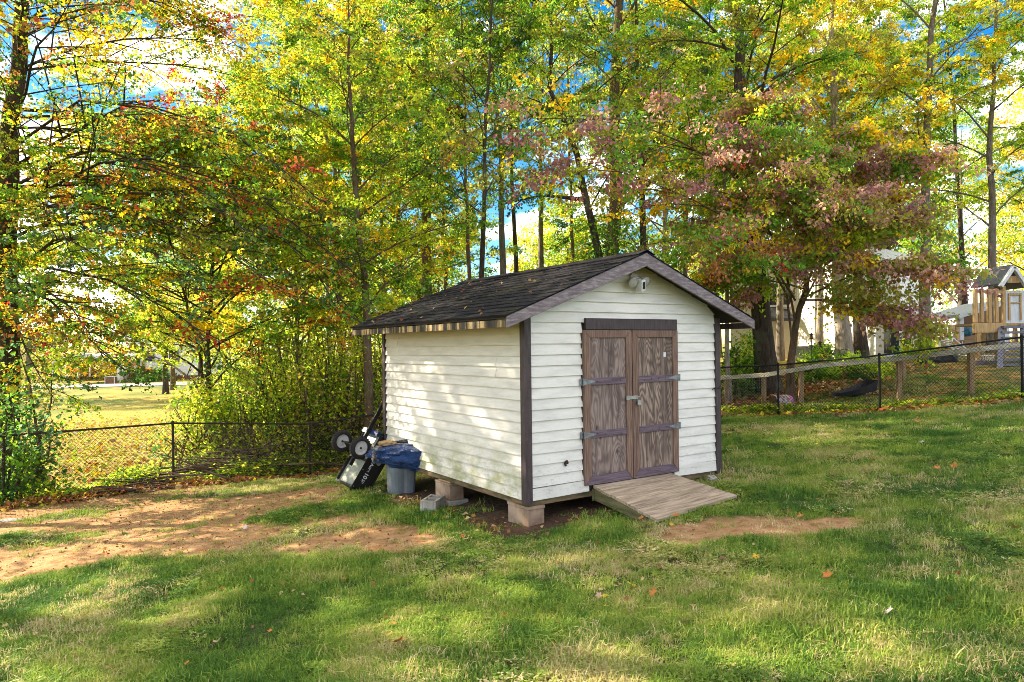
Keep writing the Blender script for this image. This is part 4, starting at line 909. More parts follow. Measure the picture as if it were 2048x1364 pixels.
bd = ['second row tree behind the left field', 'second row tree behind the white house', 'second row tree left of the vine covered trunk', 'second row tree behind the furrowed trunk', 'second row tree behind the slender trunk', 'second row tree behind the shed ridge', 'second row tree behind the limbed tree', 'second row tree behind the pale sapling', 'second row tree behind the neighbour house', 'second row tree behind the double stem tree', 'second row tree beyond the right edge']
for i, u in enumerate((330, 450, 640, 820, 920, 1160, 1340, 1440, 1700, 1860, 2030)):
    d = 46+(i*7) % 11; x = (u-1024)/F*d; copy_tree(BGT[(i*5+2) % 15], (x, d, g1(x, d)-.1), i*1.3, .78 if 3 < i < 7 else 1.15+.1*(i % 3), bd[i])
# left of the frame: tree shading the lawn, another added to shade the wall
copy_tree(TREES['lean'], (-13.0, 9.3, -1.1), 2.1, .95, 'tall tree left of the yard shading the lawn', 'trees beside the yard')
copy_tree(TREES['right'], (-10.6, 10.6, -.85), .7, .62, 'young green tree added out of view to shade the shed wall', 'trees beside the yard')
src = {o.name: o for o in COL.objects if o.get('category') == 'tree'}
for i, (nm, u, d, sc_, lb) in enumerate([('slender_tree', 890, 28, 1.25, 'slim trunk behind the furrowed tree'), ('forked_tree', 1040, 29, 1.3, 'slim dark trunk right of the bending grey trunk'), ('grey_trunk_tree', 1085, 31, 1.2, 'grey trunk deep in the wood above the roof'), ('slender_tree', 1145, 30, 1.3, 'slim trunk just left of the crooked ivy trunk'),
                                   ('smooth_trunk_tree', 800, 27, 1.3, 'smooth trunk deeper in the wood behind the roof end'), ('pale_sapling', 1330, 27, 1.9, 'pale slim trunk right of the limbed tree'), ('forked_tree', 1410, 30, 1.3, 'slim trunk behind the shed gable'),
                                   ('thicket_maple', 770, 24, 1.2, 'leafy maple low behind the roof end'), ('thicket_maple', 1330, 28, 1.25, 'leafy maple low behind the gable'), ('grey_trunk_tree', 1560, 32, 1.2, 'grey trunk behind the beige wing'), ('smooth_trunk_tree', 1780, 33, 1.35, 'smooth trunk behind the dogwood'), ('forked_tree', 1935, 31, 1.3, 'slim trunk behind the play tower')]):
    x = (u-1024)/F*d; copy_tree(src[nm], (x, d, g1(x, d)-.1), i*1.9+.4, sc_, lb)
copy_tree(TREES['lean'], (-9.9, 11.0, -.85), 4.0, .55, 'small oak added out of view by the fence to shade the shed wall', 'trees beside the yard')  # unseen oak, added so its crown shades the side wall
# ivy round two trunks
def clump(name, label, cat, c, rad, n, mix, leaf, seed, mat='leaf', stems=0, droop=.3, group=None, stem_bark='brown', hollow=.35, kind=None):
    r = np.random.default_rng(seed); o = thing(name, label, cat, c, 0, group)
    nc = max(8, n//40); q = r.normal(size=(nc, 3)); q = unit(q)*(hollow+(1-hollow)*r.random((nc, 1))**.5); q = q*np.array(rad); q[:, 2] = np.abs(q[:, 2]) if rad[2] > .3 else q[:, 2]
    i = r.integers(0, nc, n); P = q[i]+r.normal(size=(n, 3))*np.array(rad).mean()*.14; P[:, 2] = np.maximum(P[:, 2], .01)
    cc = pal(mix, nc, r)[i]*np.exp(r.normal(size=(n, 1))*.2)
    Tt = unit(r.normal(size=(n, 3))+unit(P)*.6+np.array([0, 0, -droop])); Nn = unit(r.normal(size=(n, 3))*.7+np.array([0, 0, .9])+unit(P)*.4)
    leaves('foliage', P, leaf*np.exp(r.normal(size=n)*.25), Tt, Nn, np.clip(cc, 0, .9), M[mat], o)
    if stems:
        k = 5; s = np.linspace(0, 1, k); b0 = r.normal(size=(stems, 3))*np.array([rad[0]*.35, rad[1]*.35, 0]); e = q[r.integers(0, nc, stems)]
        Pp = b0[:, None]*(1-s)[None, :, None]+e[:, None]*s[None, :, None]; Pp[:, :, 2] = (e[:, 2:3]*s[None]); Pp += r.normal(size=Pp.shape)*.03; Pp[:, 0, 2] = -.1
        V, Fq = tubes(Pp, np.full((stems, k), .012+.008*rad[2])*(1-.7*s)[None], 5); mesh_np('stems', V, [Fq], BARK[stem_bark], o, smooth=True)
    return o
PV = {'lime': 3.4, 'green': 3, 'lemon': 2, 'olive': 2, 'deep': 1.4, 'tan': .7}
nst = W(911, 228, 19.9); clump('squirrel_nest', 'dark leafy squirrel nest wedged in the slender trunk', 'nest', tuple(nst), (.26, .26, .24), 900, {'rust': 1, 'deep': 2}, .09, 71, 'dry_leaf')
for (u, v, d, rad, n, s, lb) in [(1205, 520, 20.3, (.7, .6, 2.6), 3200, 72, 'ivy climbing the crooked dark trunk behind the ridge'), (1245, 500, 23.6, (.8, .6, 2.8), 3200, 73, 'ivy climbing the thick furrowed trunk')]:
    p = W(u, v, d); z = g1(p.x, p.y); clump('ivy', lb, 'ivy', (p.x, p.y, z+1.2), (rad[0], rad[1], max(1.2, p.z-z+.4)), n, {'green': 3, 'deep': 3, 'lime': 1}, .09, s)
# undergrowth: many stemmed privet left of the shed
und = [(395, 16.3, 1.0, 2.0), (455, 17.0, 1.1, 2.6), (505, 16.4, 1.1, 2.9), (555, 17.4, 1.2, 3.6), (605, 16.9, 1.1, 3.4), (655, 17.6, 1.2, 3.9), (700, 17.0, 1.1, 3.3), (745, 17.8, 1.2, 4.0), (560, 19.5, 1.5, 4.6), (660, 20, 1.6, 5.0), (470, 20, 1.4, 4.0), (790, 19.5, 1.5, 4.4), (880, 20.0, 1.6, 3.8), (980, 21, 1.6, 3.6)]
wh = ['lowest privet at the left end of the thicket by the field', 'low bright privet second in the thicket from the field', 'yellow green privet behind the fence middle of the thicket', 'tall privet with bare inner stems behind the fence', 'tall privet behind the third fence post',
      'tall privet left of the smooth trunk', 'privet at the foot of the smooth trunk', 'privet beside the rear corner of the shed', 'tall back row shrub behind the bare stemmed privet', 'tallest back row shrub left of the smooth trunk', 'back row shrub nearest the field',
      'back row shrub behind the rear of the shed', 'shrub behind the middle of the shed roof', 'shrub showing over the shed roof slope']
for i, ((u, d, w_, h), lb) in enumerate(zip(und, wh)):
    x = (u-1024)/F*d; clump('privet_shrub', lb, 'shrub', (x, d, g1(x, d)), (w_, w_*.8, h*.96), int(2600+900*h/3), PV, .07, 90+i, stems=46, group='privet thicket beside the shed', hollow=.25)
ub = ['second row shrub left of the smooth trunk', 'second row shrub behind the smooth trunk', 'second row shrub behind the left end of the roof', 'second row shrub behind the middle of the roof', 'second row shrub behind the ridge end', 'second row shrub right of the thick furrowed trunk', 'second row shrub behind the thicket', 'second row shrub at the field edge']
psrc = [o for o in COL.objects if o.name.startswith('privet_shrub')]
for i, (u, d) in enumerate(((640, 25), (760, 26), (870, 27), (980, 27), (1110, 27), (1270, 28), (560, 27), (480, 29))):
    x = (u-1024)/F*d; copy_tree(psrc[(7+i*3) % 14], (x, d, g1(x, d)), i*2.1, 1.25+.12*(i % 3), ub[i])
rb_ = [(1478, 19.2, .55, 1.7, 'dark leaved bush just right of the shed behind the rail'), (1500, 21, .6, 1.5, 'green bush at the foot of the leaning oak'), (1650, 28.0, .9, .8, 'low clipped bush under the white house wall'), (1690, 21.5, .8, .6, 'leafy weeds behind the rail fence'), (1640, 20.2, .7, .55, 'weeds beside the grey post'), (1740, 19.0, .7, .6, 'bright green weeds behind the black tub'),
       (1835, 24.5, .7, .8, 'yellowing bush under the dogwood at right'), (1795, 29.0, .6, 1.2, 'shrub by the porch door')]
for i, (u, d, w_, h, lb) in enumerate(rb_):
    x = (u-1024)/F*d; clump('garden_bush', lb, 'bush', (x, d, g1(x, d)), (w_, w_, h), int(900+600*h), {'green': 3, 'deep': 2, 'lime': 2, 'lemon': .7}, .085, 120+i, stems=8, group='bushes beyond the right fence')
# leafy sapling in front of the left fence post, hanging low
for i, (u, v, d, w_, h, lb) in enumerate([(40, 900, 12.7, .7, 3.3, 'leafy green sapling covering the left fence post'), (-20, 930, 11.9, .6, 1.9, 'green sapling cut by the left edge')]):
    x = (u-1024)/F*d; clump('sapling', lb, 'sapling', (x, d+.4, g1(x, d+.4)), (w_, w_*.7, h), 1500, {'green': 3, 'deep': 4, 'lime': .5, 'bluegreen': 3}, .085, 140+i, stems=12, group='saplings along the left fence', hollow=.3)

# ground cover: weeds behind the left fence, along the right fence
def strip_cover(name, label, pts, n, mix, leaf, hgt, seed, mat='leaf'):
    r = np.random.default_rng(seed); P = []
    for (x0, y0, x1, y1, wd, cnt) in pts:
        s = r.random(cnt); P.append(np.stack([x0+(x1-x0)*s+r.normal(size=cnt)*wd*.5, y0+(y1-y0)*s+r.normal(size=cnt)*wd], 1))
    P = np.concatenate(P); n = len(P); hh = vnoise(P[:, 0], P[:, 1], 1.7, seed)*hgt*1.3
    z = gz(P[:, 0], P[:, 1])+r.random(n)**1.5*hh+.012
    C = pal(mix, n, r)*np.exp(r.normal(size=(n, 1))*.25)
    o = leaves(name, np.c_[P, z], leaf*np.exp(r.normal(size=n)*.3), r.normal(size=(n, 3))*np.array([1, 1, .35]), r.normal(size=(n, 3))*.55+np.array([0, 0, 1.]), np.clip(C, 0, .9), M[mat], None)
    return tag(o, label, 'ground cover', None, 'stuff')
seg = [(FL[i].x, FL[i].y, FL[i+1].x, FL[i+1].y) for i in range(4)]
strip_cover('weeds', 'bright weeds growing along the far side of the left fence', [(a, b+.7, c, d+.8, .38, n) for (a, b, c, d), n in zip(seg, (2500, 5500, 4500, 1500))], 0, {'lime': 3, 'green': 3, 'lemon': 2}, .07, .42, 150)
segr = [(FR[i].x, FR[i].y, FR[i+1].x, FR[i+1].y) for i in range(4)]
strip_cover('weeds', 'long weeds growing along the foot of the right fence', [(a, b+.25, c, d+.25, .16, n) for (a, b, c, d), n in zip(segr, (1500, 2600, 2600, 1600))], 0, {'lime': 3, 'green': 3, 'lemon': 1.5, 'tan': 1},   .07, .20, 151)
LIT = {'rust': 4, 'orange': 1.5, 'tan': 2, 'gold': .8, 'red': .3}
strip_cover('leaf_litter', 'brown and orange leaf litter banked along the left fence', [(a, b-.16, c, d-.16, .24, n) for (a, b, c, d), n in zip(seg, (1200, 4200, 4200, 1800))], 0, LIT, .075, .10, 152, 'dry_leaf')
strip_cover('leaf_litter', 'orange leaf litter along the right fence foot', [(a, b-.03, c, d-.03, .16, n) for (a, b, c, d), n in zip(segr, (300, 700, 700, 500))], 0, LIT, .075, .06, 153, 'dry_leaf')
c1, c2 = shed_w(-.25, .1), shed_w(-.3, 2.6); c3, c4 = shed_w(.2, -.3), shed_w(2.1, -.15)
strip_cover('leaf_litter', 'dry leaves gathered under the edges of the shed', [(c1[0], c1[1], c2[0], c2[1], .13, 130), (c3[0], c3[1], c4[0], c4[1], .13, 70)], 0, {'rust': 4, 'tan': 1.5, 'orange': .8}, .05, .03, 154, 'dry_leaf')
fld = [(-22, 19, -6, 20, 2.2, 9000), (-24, 26, -7, 26, 3, 9000), (-8, 17.5, -4, 18, 1.0, 1500), (-13, 15.5, -8, 16.5, .9, 2000)]
strip_cover('leaf_litter', 'gold and brown fallen leaves covering the field behind the left fence', fld, 0, {'tan': 3, 'gold': 2.5, 'lime': 2.5, 'rust': 1.2, 'orange': .2}, .09, .05, 155, 'dry_leaf')
strip_cover('leaf_litter', 'fallen leaves over the ground beyond the right fence', [(4.5, 19.5, 9, 18, .8, 1800), (6, 22, 12, 21, 1.2, 1500)], 0, LIT, .11, .05, 156, 'dry_leaf')

# ------------------------------------------------------------------ grass: tufts stood on points of the lawn
tuftc = bpy.data.collections.new('tuft_sources')
def gmat(name, stops):
    m, t, b = newmat(name); o = t.nodes['Material Output']
    a = t.nodes.new('ShaderNodeAttribute'); a.attribute_type = 'INSTANCER'; a.attribute_name = 'tint'
    col = ramp(t, a.outputs['Fac'], stops); b.inputs['Roughness'].default_value = .55; b.inputs['Specular IOR Level'].default_value = .2
    tr = t.nodes.new('ShaderNodeBsdfTranslucent'); t.links.new(col, tr.inputs['Color']); t.links.new(col, b.inputs['Base Color'])
    mi = N(t, 'ShaderNodeMixShader'); mi.inputs[0].default_value = .35; t.links.new(b.outputs[0], mi.inputs[1]); t.links.new(tr.outputs[0], mi.inputs[2]); t.links.new(mi.outputs[0], o.inputs['Surface']); return m
gmat_ = gmat('grass_blade', [(0, (.06, .15, .02)), (.3, (.20, .32, .038)), (.5, (.34, .41, .06)), (.68, (.48, .42, .15)), (1, (.70, .56, .32))])
def tuft(seed, n, h, lean, wide, rad):
    r = np.random.default_rng(seed); Vs = []; Fs = []; k = 0
    for i in range(n):
        a = r.uniform(0, 6.28); b0 = np.array([r.normal()*rad, r.normal()*rad, -.008]); hh = h*r.uniform(.45, 1.15); ln = abs(r.normal())*lean; d = np.array([math.cos(a), math.sin(a), 0]); s = np.array([-d[1], d[0], 0])*wide*r.uniform(.7, 1.2)
        p1 = b0+d*hh*ln*.35+np.array([0, 0, hh*.55]); p2 = b0+d*hh*(ln*1.1+.1)+np.array([0, 0, hh*max(.25, 1-ln*.45)])
        Vs += [b0-s, b0+s, p1+s*.8, p1-s*.8, p2]; Fs.append((k, k+1, k+2, k+3)); Fs.append((k+3, k+2, k+4)); k += 5
    me = bpy.data.meshes.new('tuft'); me.from_pydata([tuple(v) for v in Vs], [], Fs); me.materials.append(gmat_)
    o = bpy.data.objects.new('tuft', me); tuftc.objects.link(o)
for i in range(4): tuft(200+i, 24, .058, .8, .0030, .03)
for i in range(2): tuft(210+i, 18, .07, .75, .0034, .032)
def clover(seed):
    r = np.random.default_rng(seed); Vs = []; Fs = []; k = 0
    for i in range(12):
        c = np.array([r.normal()*.035, r.normal()*.035, r.uniform(.02, .045)]); a0 = r.uniform(0, 6)
        for j in range(3):
            a = a0+j*2.09; d = np.array([math.cos(a), math.sin(a), r.normal()*.25]); s = np.array([-d[1], d[0], r.normal()*.2]); L_ = r.uniform(.009, .015)
            Vs += [c, c+d*L_*.7+s*L_*.5, c+d*L_*1.1, c+d*L_*.7-s*L_*.5]; Fs.append((k, k+1, k+2, k+3)); k += 4
    me = bpy.data.meshes.new('tuft'); me.from_pydata([tuple(v) for v in Vs], [], Fs); me.materials.append(gmat_)
    o = bpy.data.objects.new('tuft', me); tuftc.objects.link(o)
clover(220)
def scatter(x0, x1, y0, y1, dens):
    n = int((x1-x0)*(y1-y0)*dens); return rng.uniform(x0, x1, n), rng.uniform(y0, y1, n)
pts = [scatter(-5.4, 5.4, 3.2, 5.2, 900), scatter(-7.2, 7.2, 5.2, 7.5, 640), scatter(-8, 8.5, 7.5, 10.5, 400), scatter(-10, 11, 10.5, 18, 200)]
X = np.concatenate([p[0] for p in pts]); Yp = np.concatenate([p[1] for p in pts])
keep = np.abs(X) < Yp*.80+1.2; X, Yp = X[keep], Yp[keep]
dd, ss, bl2, br2, lt2, lx, ly = masks(X, Yp)
pr = (1-dd*.93)*(1-np.clip(ss*1.3, 0, 1)*.97)*(1-bl2)*(1-br2*.6)*(1-np.clip(lt2*1.4, 0, .95))
inside = (lx > .25) & (lx < SW) & (ly > .12) & (ly < SLEN); ramp_in = (lx > .86) & (lx < 2.22) & (ly < .02) & (ly > -1.07)
pr = np.where(inside | ramp_in, 0, pr); pr *= np.clip(vnoise(X, Yp, 3.3, 31)*1.3+.28, 0, 1)
kk = rng.random(len(X)) < pr; X, Yp, dd, ss = X[kk], Yp[kk], dd[kk], ss[kk]; n = len(X)
Z = gz(X, Yp)+((vnoise(X, Yp, 2.5, 1)-.5)*.035+(vnoise(X, Yp, 7, 2)-.5)*.018)
me = bpy.data.meshes.new('lawn_grass'); me.vertices.add(n); me.vertices.foreach_set('co', np.c_[X, Yp, Z].astype(np.float32).ravel()); me.update()
tint = .30+(vnoise(X, Yp, 1.1, 41)-.5)*.55+(vnoise(X, Yp, 3.7, 42)-.5)*.5+rng.normal(size=n)*.15+.35*dd+.25*ss
straw = vnoise(X, Yp, 2.1, 43)*vnoise(X, Yp, .8, 44); tint = np.where(rng.random(n) < np.clip(straw*1.4-.30, 0, .7), .78+rng.normal(size=n)*.1, tint)
idxs = rng.choice(6, n, p=[.22, .22, .22, .2, .07, .07]); idxs = np.where((vnoise(X, Yp, 1.6, 45) > .66) & (rng.random(n) < .5), 6, idxs)
scl = np.clip(.75+vnoise(X, Yp, 2.3, 46)*.75+rng.normal(size=n)*.12, .4, 1.8)*(1-.35*dd)*np.where(Yp > 7.5, 1.15, 1)
def att(me, nm, ty, arr, key='value'): me.attributes.new(nm, ty, 'POINT').data.foreach_set(key, arr.ravel())
att(me, 'tint', 'FLOAT', np.clip(tint, 0, 1).astype(np.float32)); att(me, 'idx', 'INT', idxs.astype(np.int32)); att(me, 'scl', 'FLOAT', scl.astype(np.float32))
rot = np.c_[rng.normal(size=n)*.12, rng.normal(size=n)*.12, rng.uniform(0, 6.28, n)].astype(np.float32); att(me, 'rot', 'FLOAT_VECTOR', rot, 'vector')
lawn = link('lawn_grass', me); tag(lawn, 'short patchy lawn grass in front of the shed', 'grass', None, 'stuff')
ng = bpy.data.node_groups.new('grow', 'GeometryNodeTree'); ng.interface.new_socket('Geometry', in_out='INPUT', socket_type='NodeSocketGeometry'); ng.interface.new_socket('Geometry', in_out='OUTPUT', socket_type='NodeSocketGeometry')
gi = ng.nodes.new('NodeGroupInput'); go = ng.nodes.new('NodeGroupOutput'); ip = ng.nodes.new('GeometryNodeInstanceOnPoints'); ci = ng.nodes.new('GeometryNodeCollectionInfo')
ci.inputs['Collection'].default_value = tuftc; ci.inputs['Separate Children'].default_value = True; ci.inputs['Reset Children'].default_value = True
ip.inputs['Pick Instance'].default_value = True
def na(nm, ty):
    a = ng.nodes.new('GeometryNodeInputNamedAttribute'); a.data_type = ty; a.inputs['Name'].default_value = nm; return a.outputs['Attribute']
ng.links.new(gi.outputs[0], ip.inputs['Points']); ng.links.new(ci.outputs[0], ip.inputs['Instance']); ng.links.new(na('idx', 'INT'), ip.inputs['Instance Index'])
ng.links.new(na('rot', 'FLOAT_VECTOR'), ip.inputs['Rotation']); ng.links.new(na('scl', 'FLOAT'), ip.inputs['Scale']); ng.links.new(ip.outputs[0], go.inputs[0])
lawn.modifiers.new('grow', 'NODES').node_group = ng
print('GRASS', n, 'LEAVES', NLEAF[0])

# ------------------------------------------------------------------ fallen leaves one can pick out on the lawn
def maple_leaf(seed, m, curl):
    r = random.Random(seed); pts = []; k = 15
    for i in range(k):
        a = 2*math.pi*i/k; rr = (1.0 if i % 3 == 0 else .62 if i % 3 == 1 else .55)*r.uniform(.85, 1.1); pts.append((rr*math.sin(a), rr*math.cos(a), curl*rr*rr*(.3+.5*abs(math.sin(a*1.5+seed)))))
    b_ = MB(); b_.add([(0, 0, 0)]+pts, [(0, i+1, (i+1) % k+1) for i in range(k)]); b_.tube([(0, -.5, .02), (.05, -1.0, .1), (.12, -1.5, .22)], .03, 4, False)
    return b_
leafcols = {'tan': (.50, .33, .20), 'yellow': (.68, .42, .03), 'orange': (.55, .20, .04), 'brown': (.22, .10, .06), 'beige': (.62, .48, .27), 'pale': (.55, .45, .40)}
LM = {k: pm('fallen_leaf_'+k, c, tuple(x*.6 for x in c), 30, .75, bmp=.2) for k, c in leafcols.items()}
protos = {}
fl_list = [(1092, 1172, 'beige', 'beige maple leaf standing on the shaded lawn left of the yellow one', .055), (1262, 1185, 'yellow', 'bright yellow leaf on the lawn in front of the ramp', .058), (1306, 1200, 'orange', 'flat orange leaf just right of the yellow leaf', .045), (1232, 1187, 'tan', 'small tan leaf beside the yellow leaf', .034),
           (1655, 1163, 'orange', 'folded orange leaf on the lawn below the bare soil', .055), (1512, 1127, 'yellow', 'yellow leaf on the lawn below the ramp corner', .04), (797, 1300, 'orange', 'orange maple leaf standing upright in the nearest grass', .055), (1371, 1258, 'tan', 'pinkish tan leaf in the near lawn right of centre', .05),
           (1008, 1248, 'orange', 'orange leaf in the near grass at the middle', .036), (848, 1138, 'orange', 'orange leaf on the grass below the bare patch', .036), (1121, 1147, 'brown', 'dark brown leaf left of the beige leaf', .034), (925, 1082, 'orange', 'orange leaf on the grass below the side pier', .04), (991, 1068, 'orange', 'orange leaf on the grass left of the corner pier', .045),
           (1283, 1045, 'orange', 'orange leaf against the ramp side', .045), (1352, 1044, 'orange', 'orange leaf on the lower edge of the ramp', .045), (1198, 1203, 'tan', 'tan leaf on the lawn below the yellow leaf', .035), (445, 1190, 'orange', 'orange leaf in the shaded grass at left', .035), (432, 1302, 'tan', 'brown curled leaf in the near grass at left', .05),
           (1777, 1238, 'pale', 'pale whitish leaf in the near lawn at right', .05), (1900, 1215, 'orange', 'orange leaf in the near lawn at far right', .035), (2030, 1066, 'orange', 'orange leaf on the lawn at the right edge', .04), (1874, 944, 'orange', 'orange leaf on the shaded lawn toward the right fence', .06), (1908, 941, 'orange', 'bright orange leaf beside another toward the right fence', .06),
           (1668, 960, 'brown', 'brown leaf on the shaded lawn right of the shed', .05), (1843, 890, 'pale', 'white flake on the lawn toward the right fence', .05), (1835, 848, 'orange', 'orange leaf near the right fence foot', .07), (1858, 846, 'orange', 'second orange leaf near the right fence foot', .07), (302, 1052, 'pale', 'pale leaf on the sunlit bare soil at left', .05),
           (490, 1062, 'pale', 'pale leaf on the bare soil left of centre', .05), (410, 1115, 'orange', 'small orange leaf at the sunlit grass edge', .045), (1445, 1128, 'brown', 'brown leaf on the lawn below the ramp', .04), (1600, 1043, 'orange', 'orange leaf on the bare soil beside the ramp', .045)]
for i, (u, v, c, lb, sz) in enumerate(fl_list):
    p = ground_hit(u, v); key = (c, i % 3)
    if key not in protos: protos[key] = maple_leaf(i % 3+3, LM[c], random.uniform(.2, .6)).build('fallen_leaf', LM[c]); o = protos[key]
    else: o = link('fallen_leaf', protos[key].data)
    s = sz*.95; o.scale = (s, s, s); o.location = (p.x, p.y, p.z+.045+(.02 if 'ramp' in lb and 'edge' in lb else 0)); o.rotation_euler = (random.uniform(-.5, .9), random.uniform(-.5, .5), random.uniform(0, 6.28))
    tag(o, lb, 'fallen leaf', 'leaves fallen on the lawn')
# crumbs and pebbles on the bare soil
rs = np.random.default_rng(55); cx_r = rs.uniform(-8, 5.5, 60000); cy_r = rs.uniform(6.5, 13, 60000); dmk = masks(cx_r, cy_r)[0]; kp = rs.random(60000) < (dmk > .5)*.16; cx_r, cy_r = cx_r[kp], cy_r[kp]; nP = len(cx_r)
oc = np.array([[1, 0, 0], [0, 1, 0], [-1, 0, 0], [0, -1, 0], [0, 0, .7], [0, 0, -.7]]); fc = np.array([[0, 1, 4], [1, 2, 4], [2, 3, 4], [3, 0, 4], [1, 0, 5], [2, 1, 5], [3, 2, 5], [0, 3, 5]])
sz = .004+.016*rs.random(nP)**3.5; Vp = np.c_[cx_r, cy_r, gz(cx_r, cy_r)+.008][:, None]+oc[None]*sz[:, None, None]*rs.uniform(.6, 1.3, (nP, 6, 1))
cp_ = pal({'tan': 2, 'rust': 3}, nP, rs)*rs.uniform(.5, 1.1, (nP, 1)); o = mesh_np('pebbles', Vp.reshape(-1, 3), [(fc[None]+6*np.arange(nP)[:, None, None]).reshape(-1, 3)], M['dry_leaf'], None, np.repeat(cp_, 6, axis=0))
tag(o, 'clods and pebbles strewn over the bare soil', 'pebbles', None, 'stuff')
# scattered small leaves on lawn, soil and roof
r = np.random.default_rng(77); nL = 800; lxx = r.uniform(-7, 9, nL); lyy = r.uniform(4, 16, nL); kp = (np.abs(lxx) < lyy*.75); lxx, lyy = lxx[kp], lyy[kp]; nL = len(lxx)
o = leaves('fallen_leaves', np.c_[lxx, lyy, gz(lxx, lyy)+.035], .035+r.random(nL)*.025, r.normal(size=(nL, 3))*np.array([1, 1, .3]), r.normal(size=(nL, 3))*.4+np.array([0, 0, 1.]), pal({'rust': 3, 'tan': 3, 'orange': 1.5, 'gold': .6}, nL, r), M['dry_leaf'], None)
tag(o, 'small dry leaves dotted over the lawn and bare soil', 'leaf litter', None, 'stuff')
nL = 80; s_ = r.random(nL)**1.3; yy = Y0+(Y1-Y0)*r.random(nL)**.7; xr = -OV+s_*(SW/2+OV); zr = EZ+s_*(RZ-EZ)+.022
wx = CX+SX[0]*xr+SY[0]*yy; wy = CY+SX[1]*xr+SY[1]*yy
o = leaves('fallen_leaves', np.c_[wx, wy, zr], .03+r.random(nL)*.03, r.normal(size=(nL, 3))*np.array([1, 1, .3]), r.normal(size=(nL, 3))*.4+np.array([-.3, -.2, 1.]), pal({'rust': 3, 'tan': 2, 'gold': .4, 'red': .4}, nL, r)*.6, M['dry_leaf'], None)
tag(o, 'dry leaf bits lying on the shed roof shingles', 'leaf litter', None, 'stuff')
p = ground_hit(22, 1042)
blob('flat_stone', M['block'], None, (0, 0, 0), (.17, .09, .03), 31, .05, 3).location = (p.x, p.y, p.z+.01); tag(bpy.data.objects['flat_stone'], 'flat pale stone on the bare soil by the left fence', 'stone')
qx, qy = shed_w(2.75, -.16)
o = blob('stone', M['block'], None, (0, 0, 0), (.06, .05, .045), 32, .15, 3); o.location = (qx, qy, g1(qx, qy)+.03); tag(o, 'small grey stone by the right front corner of the shed', 'stone')

# ------------------------------------------------------------------ chain link fences
def chain_fence(label, P, hs, m, mesh_m, rpost=.024, pitch=.068):
    o = thing('chain_link_fence', label, 'fence', (P[0].x, P[0].y, 0)); b0 = Vector((P[0].x, P[0].y, 0)); tops = []
    for p, h in zip(P, hs):
        q = p-b0; tops.append(q+Vector((0, 0, h)))
        MB().tube([q-Vector((0, 0, .15)), q+Vector((0, 0, h+.02))], rpost, 10).lathe([(rpost, 0), (rpost*1.25, .005), (rpost*1.25, .03), (0, .05)], q+Vector((0, 0, h+.01)), (0, 0, 1), 10).build('post', m, o)
    for i in range(len(P)-1):
        MB().tube([tops[i], tops[i+1]], .019, 8).build('top_rail', m, o)
    wp = []; A = np.array([[t.x, t.y, t.z] for t in tops]); sg = np.r_[0, np.cumsum(np.linalg.norm(np.diff(A[:, :2], axis=0), axis=1))]; tot = sg[-1]; h = hs[0]-.03
    bot = np.array([p.z for p in P]); top = A[:, 2]
    def pt(s, f):
        x = np.interp(s, sg, A[:, 0]); y = np.interp(s, sg, A[:, 1]); zt = np.interp(s, sg, top)-.01; zb = np.interp(s, sg, bot)+.03; return np.stack([x, y, zb+(zt-zb)*f], -1)
    for dr in (1, -1):
        ss_ = np.arange(-h if dr > 0 else 0, tot+(0 if dr > 0 else h), pitch)
        for s0 in ss_:
            f = np.linspace(0, 1, 5); s = s0+dr*f*h; ok = (s >= 0) & (s <= tot)
            if ok.sum() < 2: continue
            f2 = np.linspace(f[ok][0], f[ok][-1], 5); wp.append(pt(s0+dr*f2*h, f2)+np.array([0, dr*.004, 0])-np.array([0, .026, 0]))
    Pw = np.array(wp); V, Fq = tubes(Pw, np.full(Pw.shape[:2], .0028), 3); w_ = mesh_np('wire_mesh', V, [Fq], mesh_m, o); w_['kind'] = 'stuff'
    return o
FLp = [Vector((p.x, p.y, g1(p.x, p.y))) for p in FL]; FRp = [Vector((p.x, p.y, g1(p.x, p.y))) for p in FR]
chain_fence('dark rusty chain link fence along the left side of the yard', FLp, [1.22]*5, M['rust'], M['rust'])
chain_fence('black chain link fence climbing to the right edge', FRp, [1.17, 1.18, 1.22, 1.22, 1.22], M['fence_black'], M['fence_black'])
# old wooden rail fence behind the black one
wf = thing('rail_fence', 'weathered wooden rail fence with wire mesh behind the black fence', 'fence', (FRp[0].x, FRp[0].y, 0)); b0 = Vector((FRp[0].x, FRp[0].y, 0))
rl_ = []
for (u, v, d) in [(1400, 758, 18.1), (1530, 750, 17.2), (1640, 731, 16.5), (1800, 717, 15.6), (1960, 698, 14.6), (2080, 684, 14.1)]:
    rl_.append(W(u, v, d))
for i in range(len(rl_)-1):
    MB().bar(rl_[i]-b0, rl_[i+1]-b0-(rl_[i+1]-rl_[i]).normalized()*.004, .05, .105).build('rail', M['grey_wood'], wf, .004)
for (u, d, ln) in [(1452, 17.9, 0), (1528, 17.3, 0), (1603, 16.9, 0), (1800, 15.75, .0), (1945, 14.9, 0)]:
    x = (u-1024)/F*d; z = g1(x, d); zt = float(np.interp(x, [p.x for p in rl_], [p.z for p in rl_]))-.03
    MB().bar((x-b0.x, d+.08-b0.y, z-.15), (x-b0.x+.015, d+.08-b0.y, zt), .10, .10, (0, 1, 0)).build('post', M['post_wood'], wf, .006)
wv = []
for s in np.arange(0, 1.0, .035):
    p = rl_[0].lerp(rl_[1], s); zb = g1(p.x, p.y); wv.append([[p.x-b0.x, p.y-.03-b0.y, zb], [p.x-b0.x, p.y-.03-b0.y, p.z]])
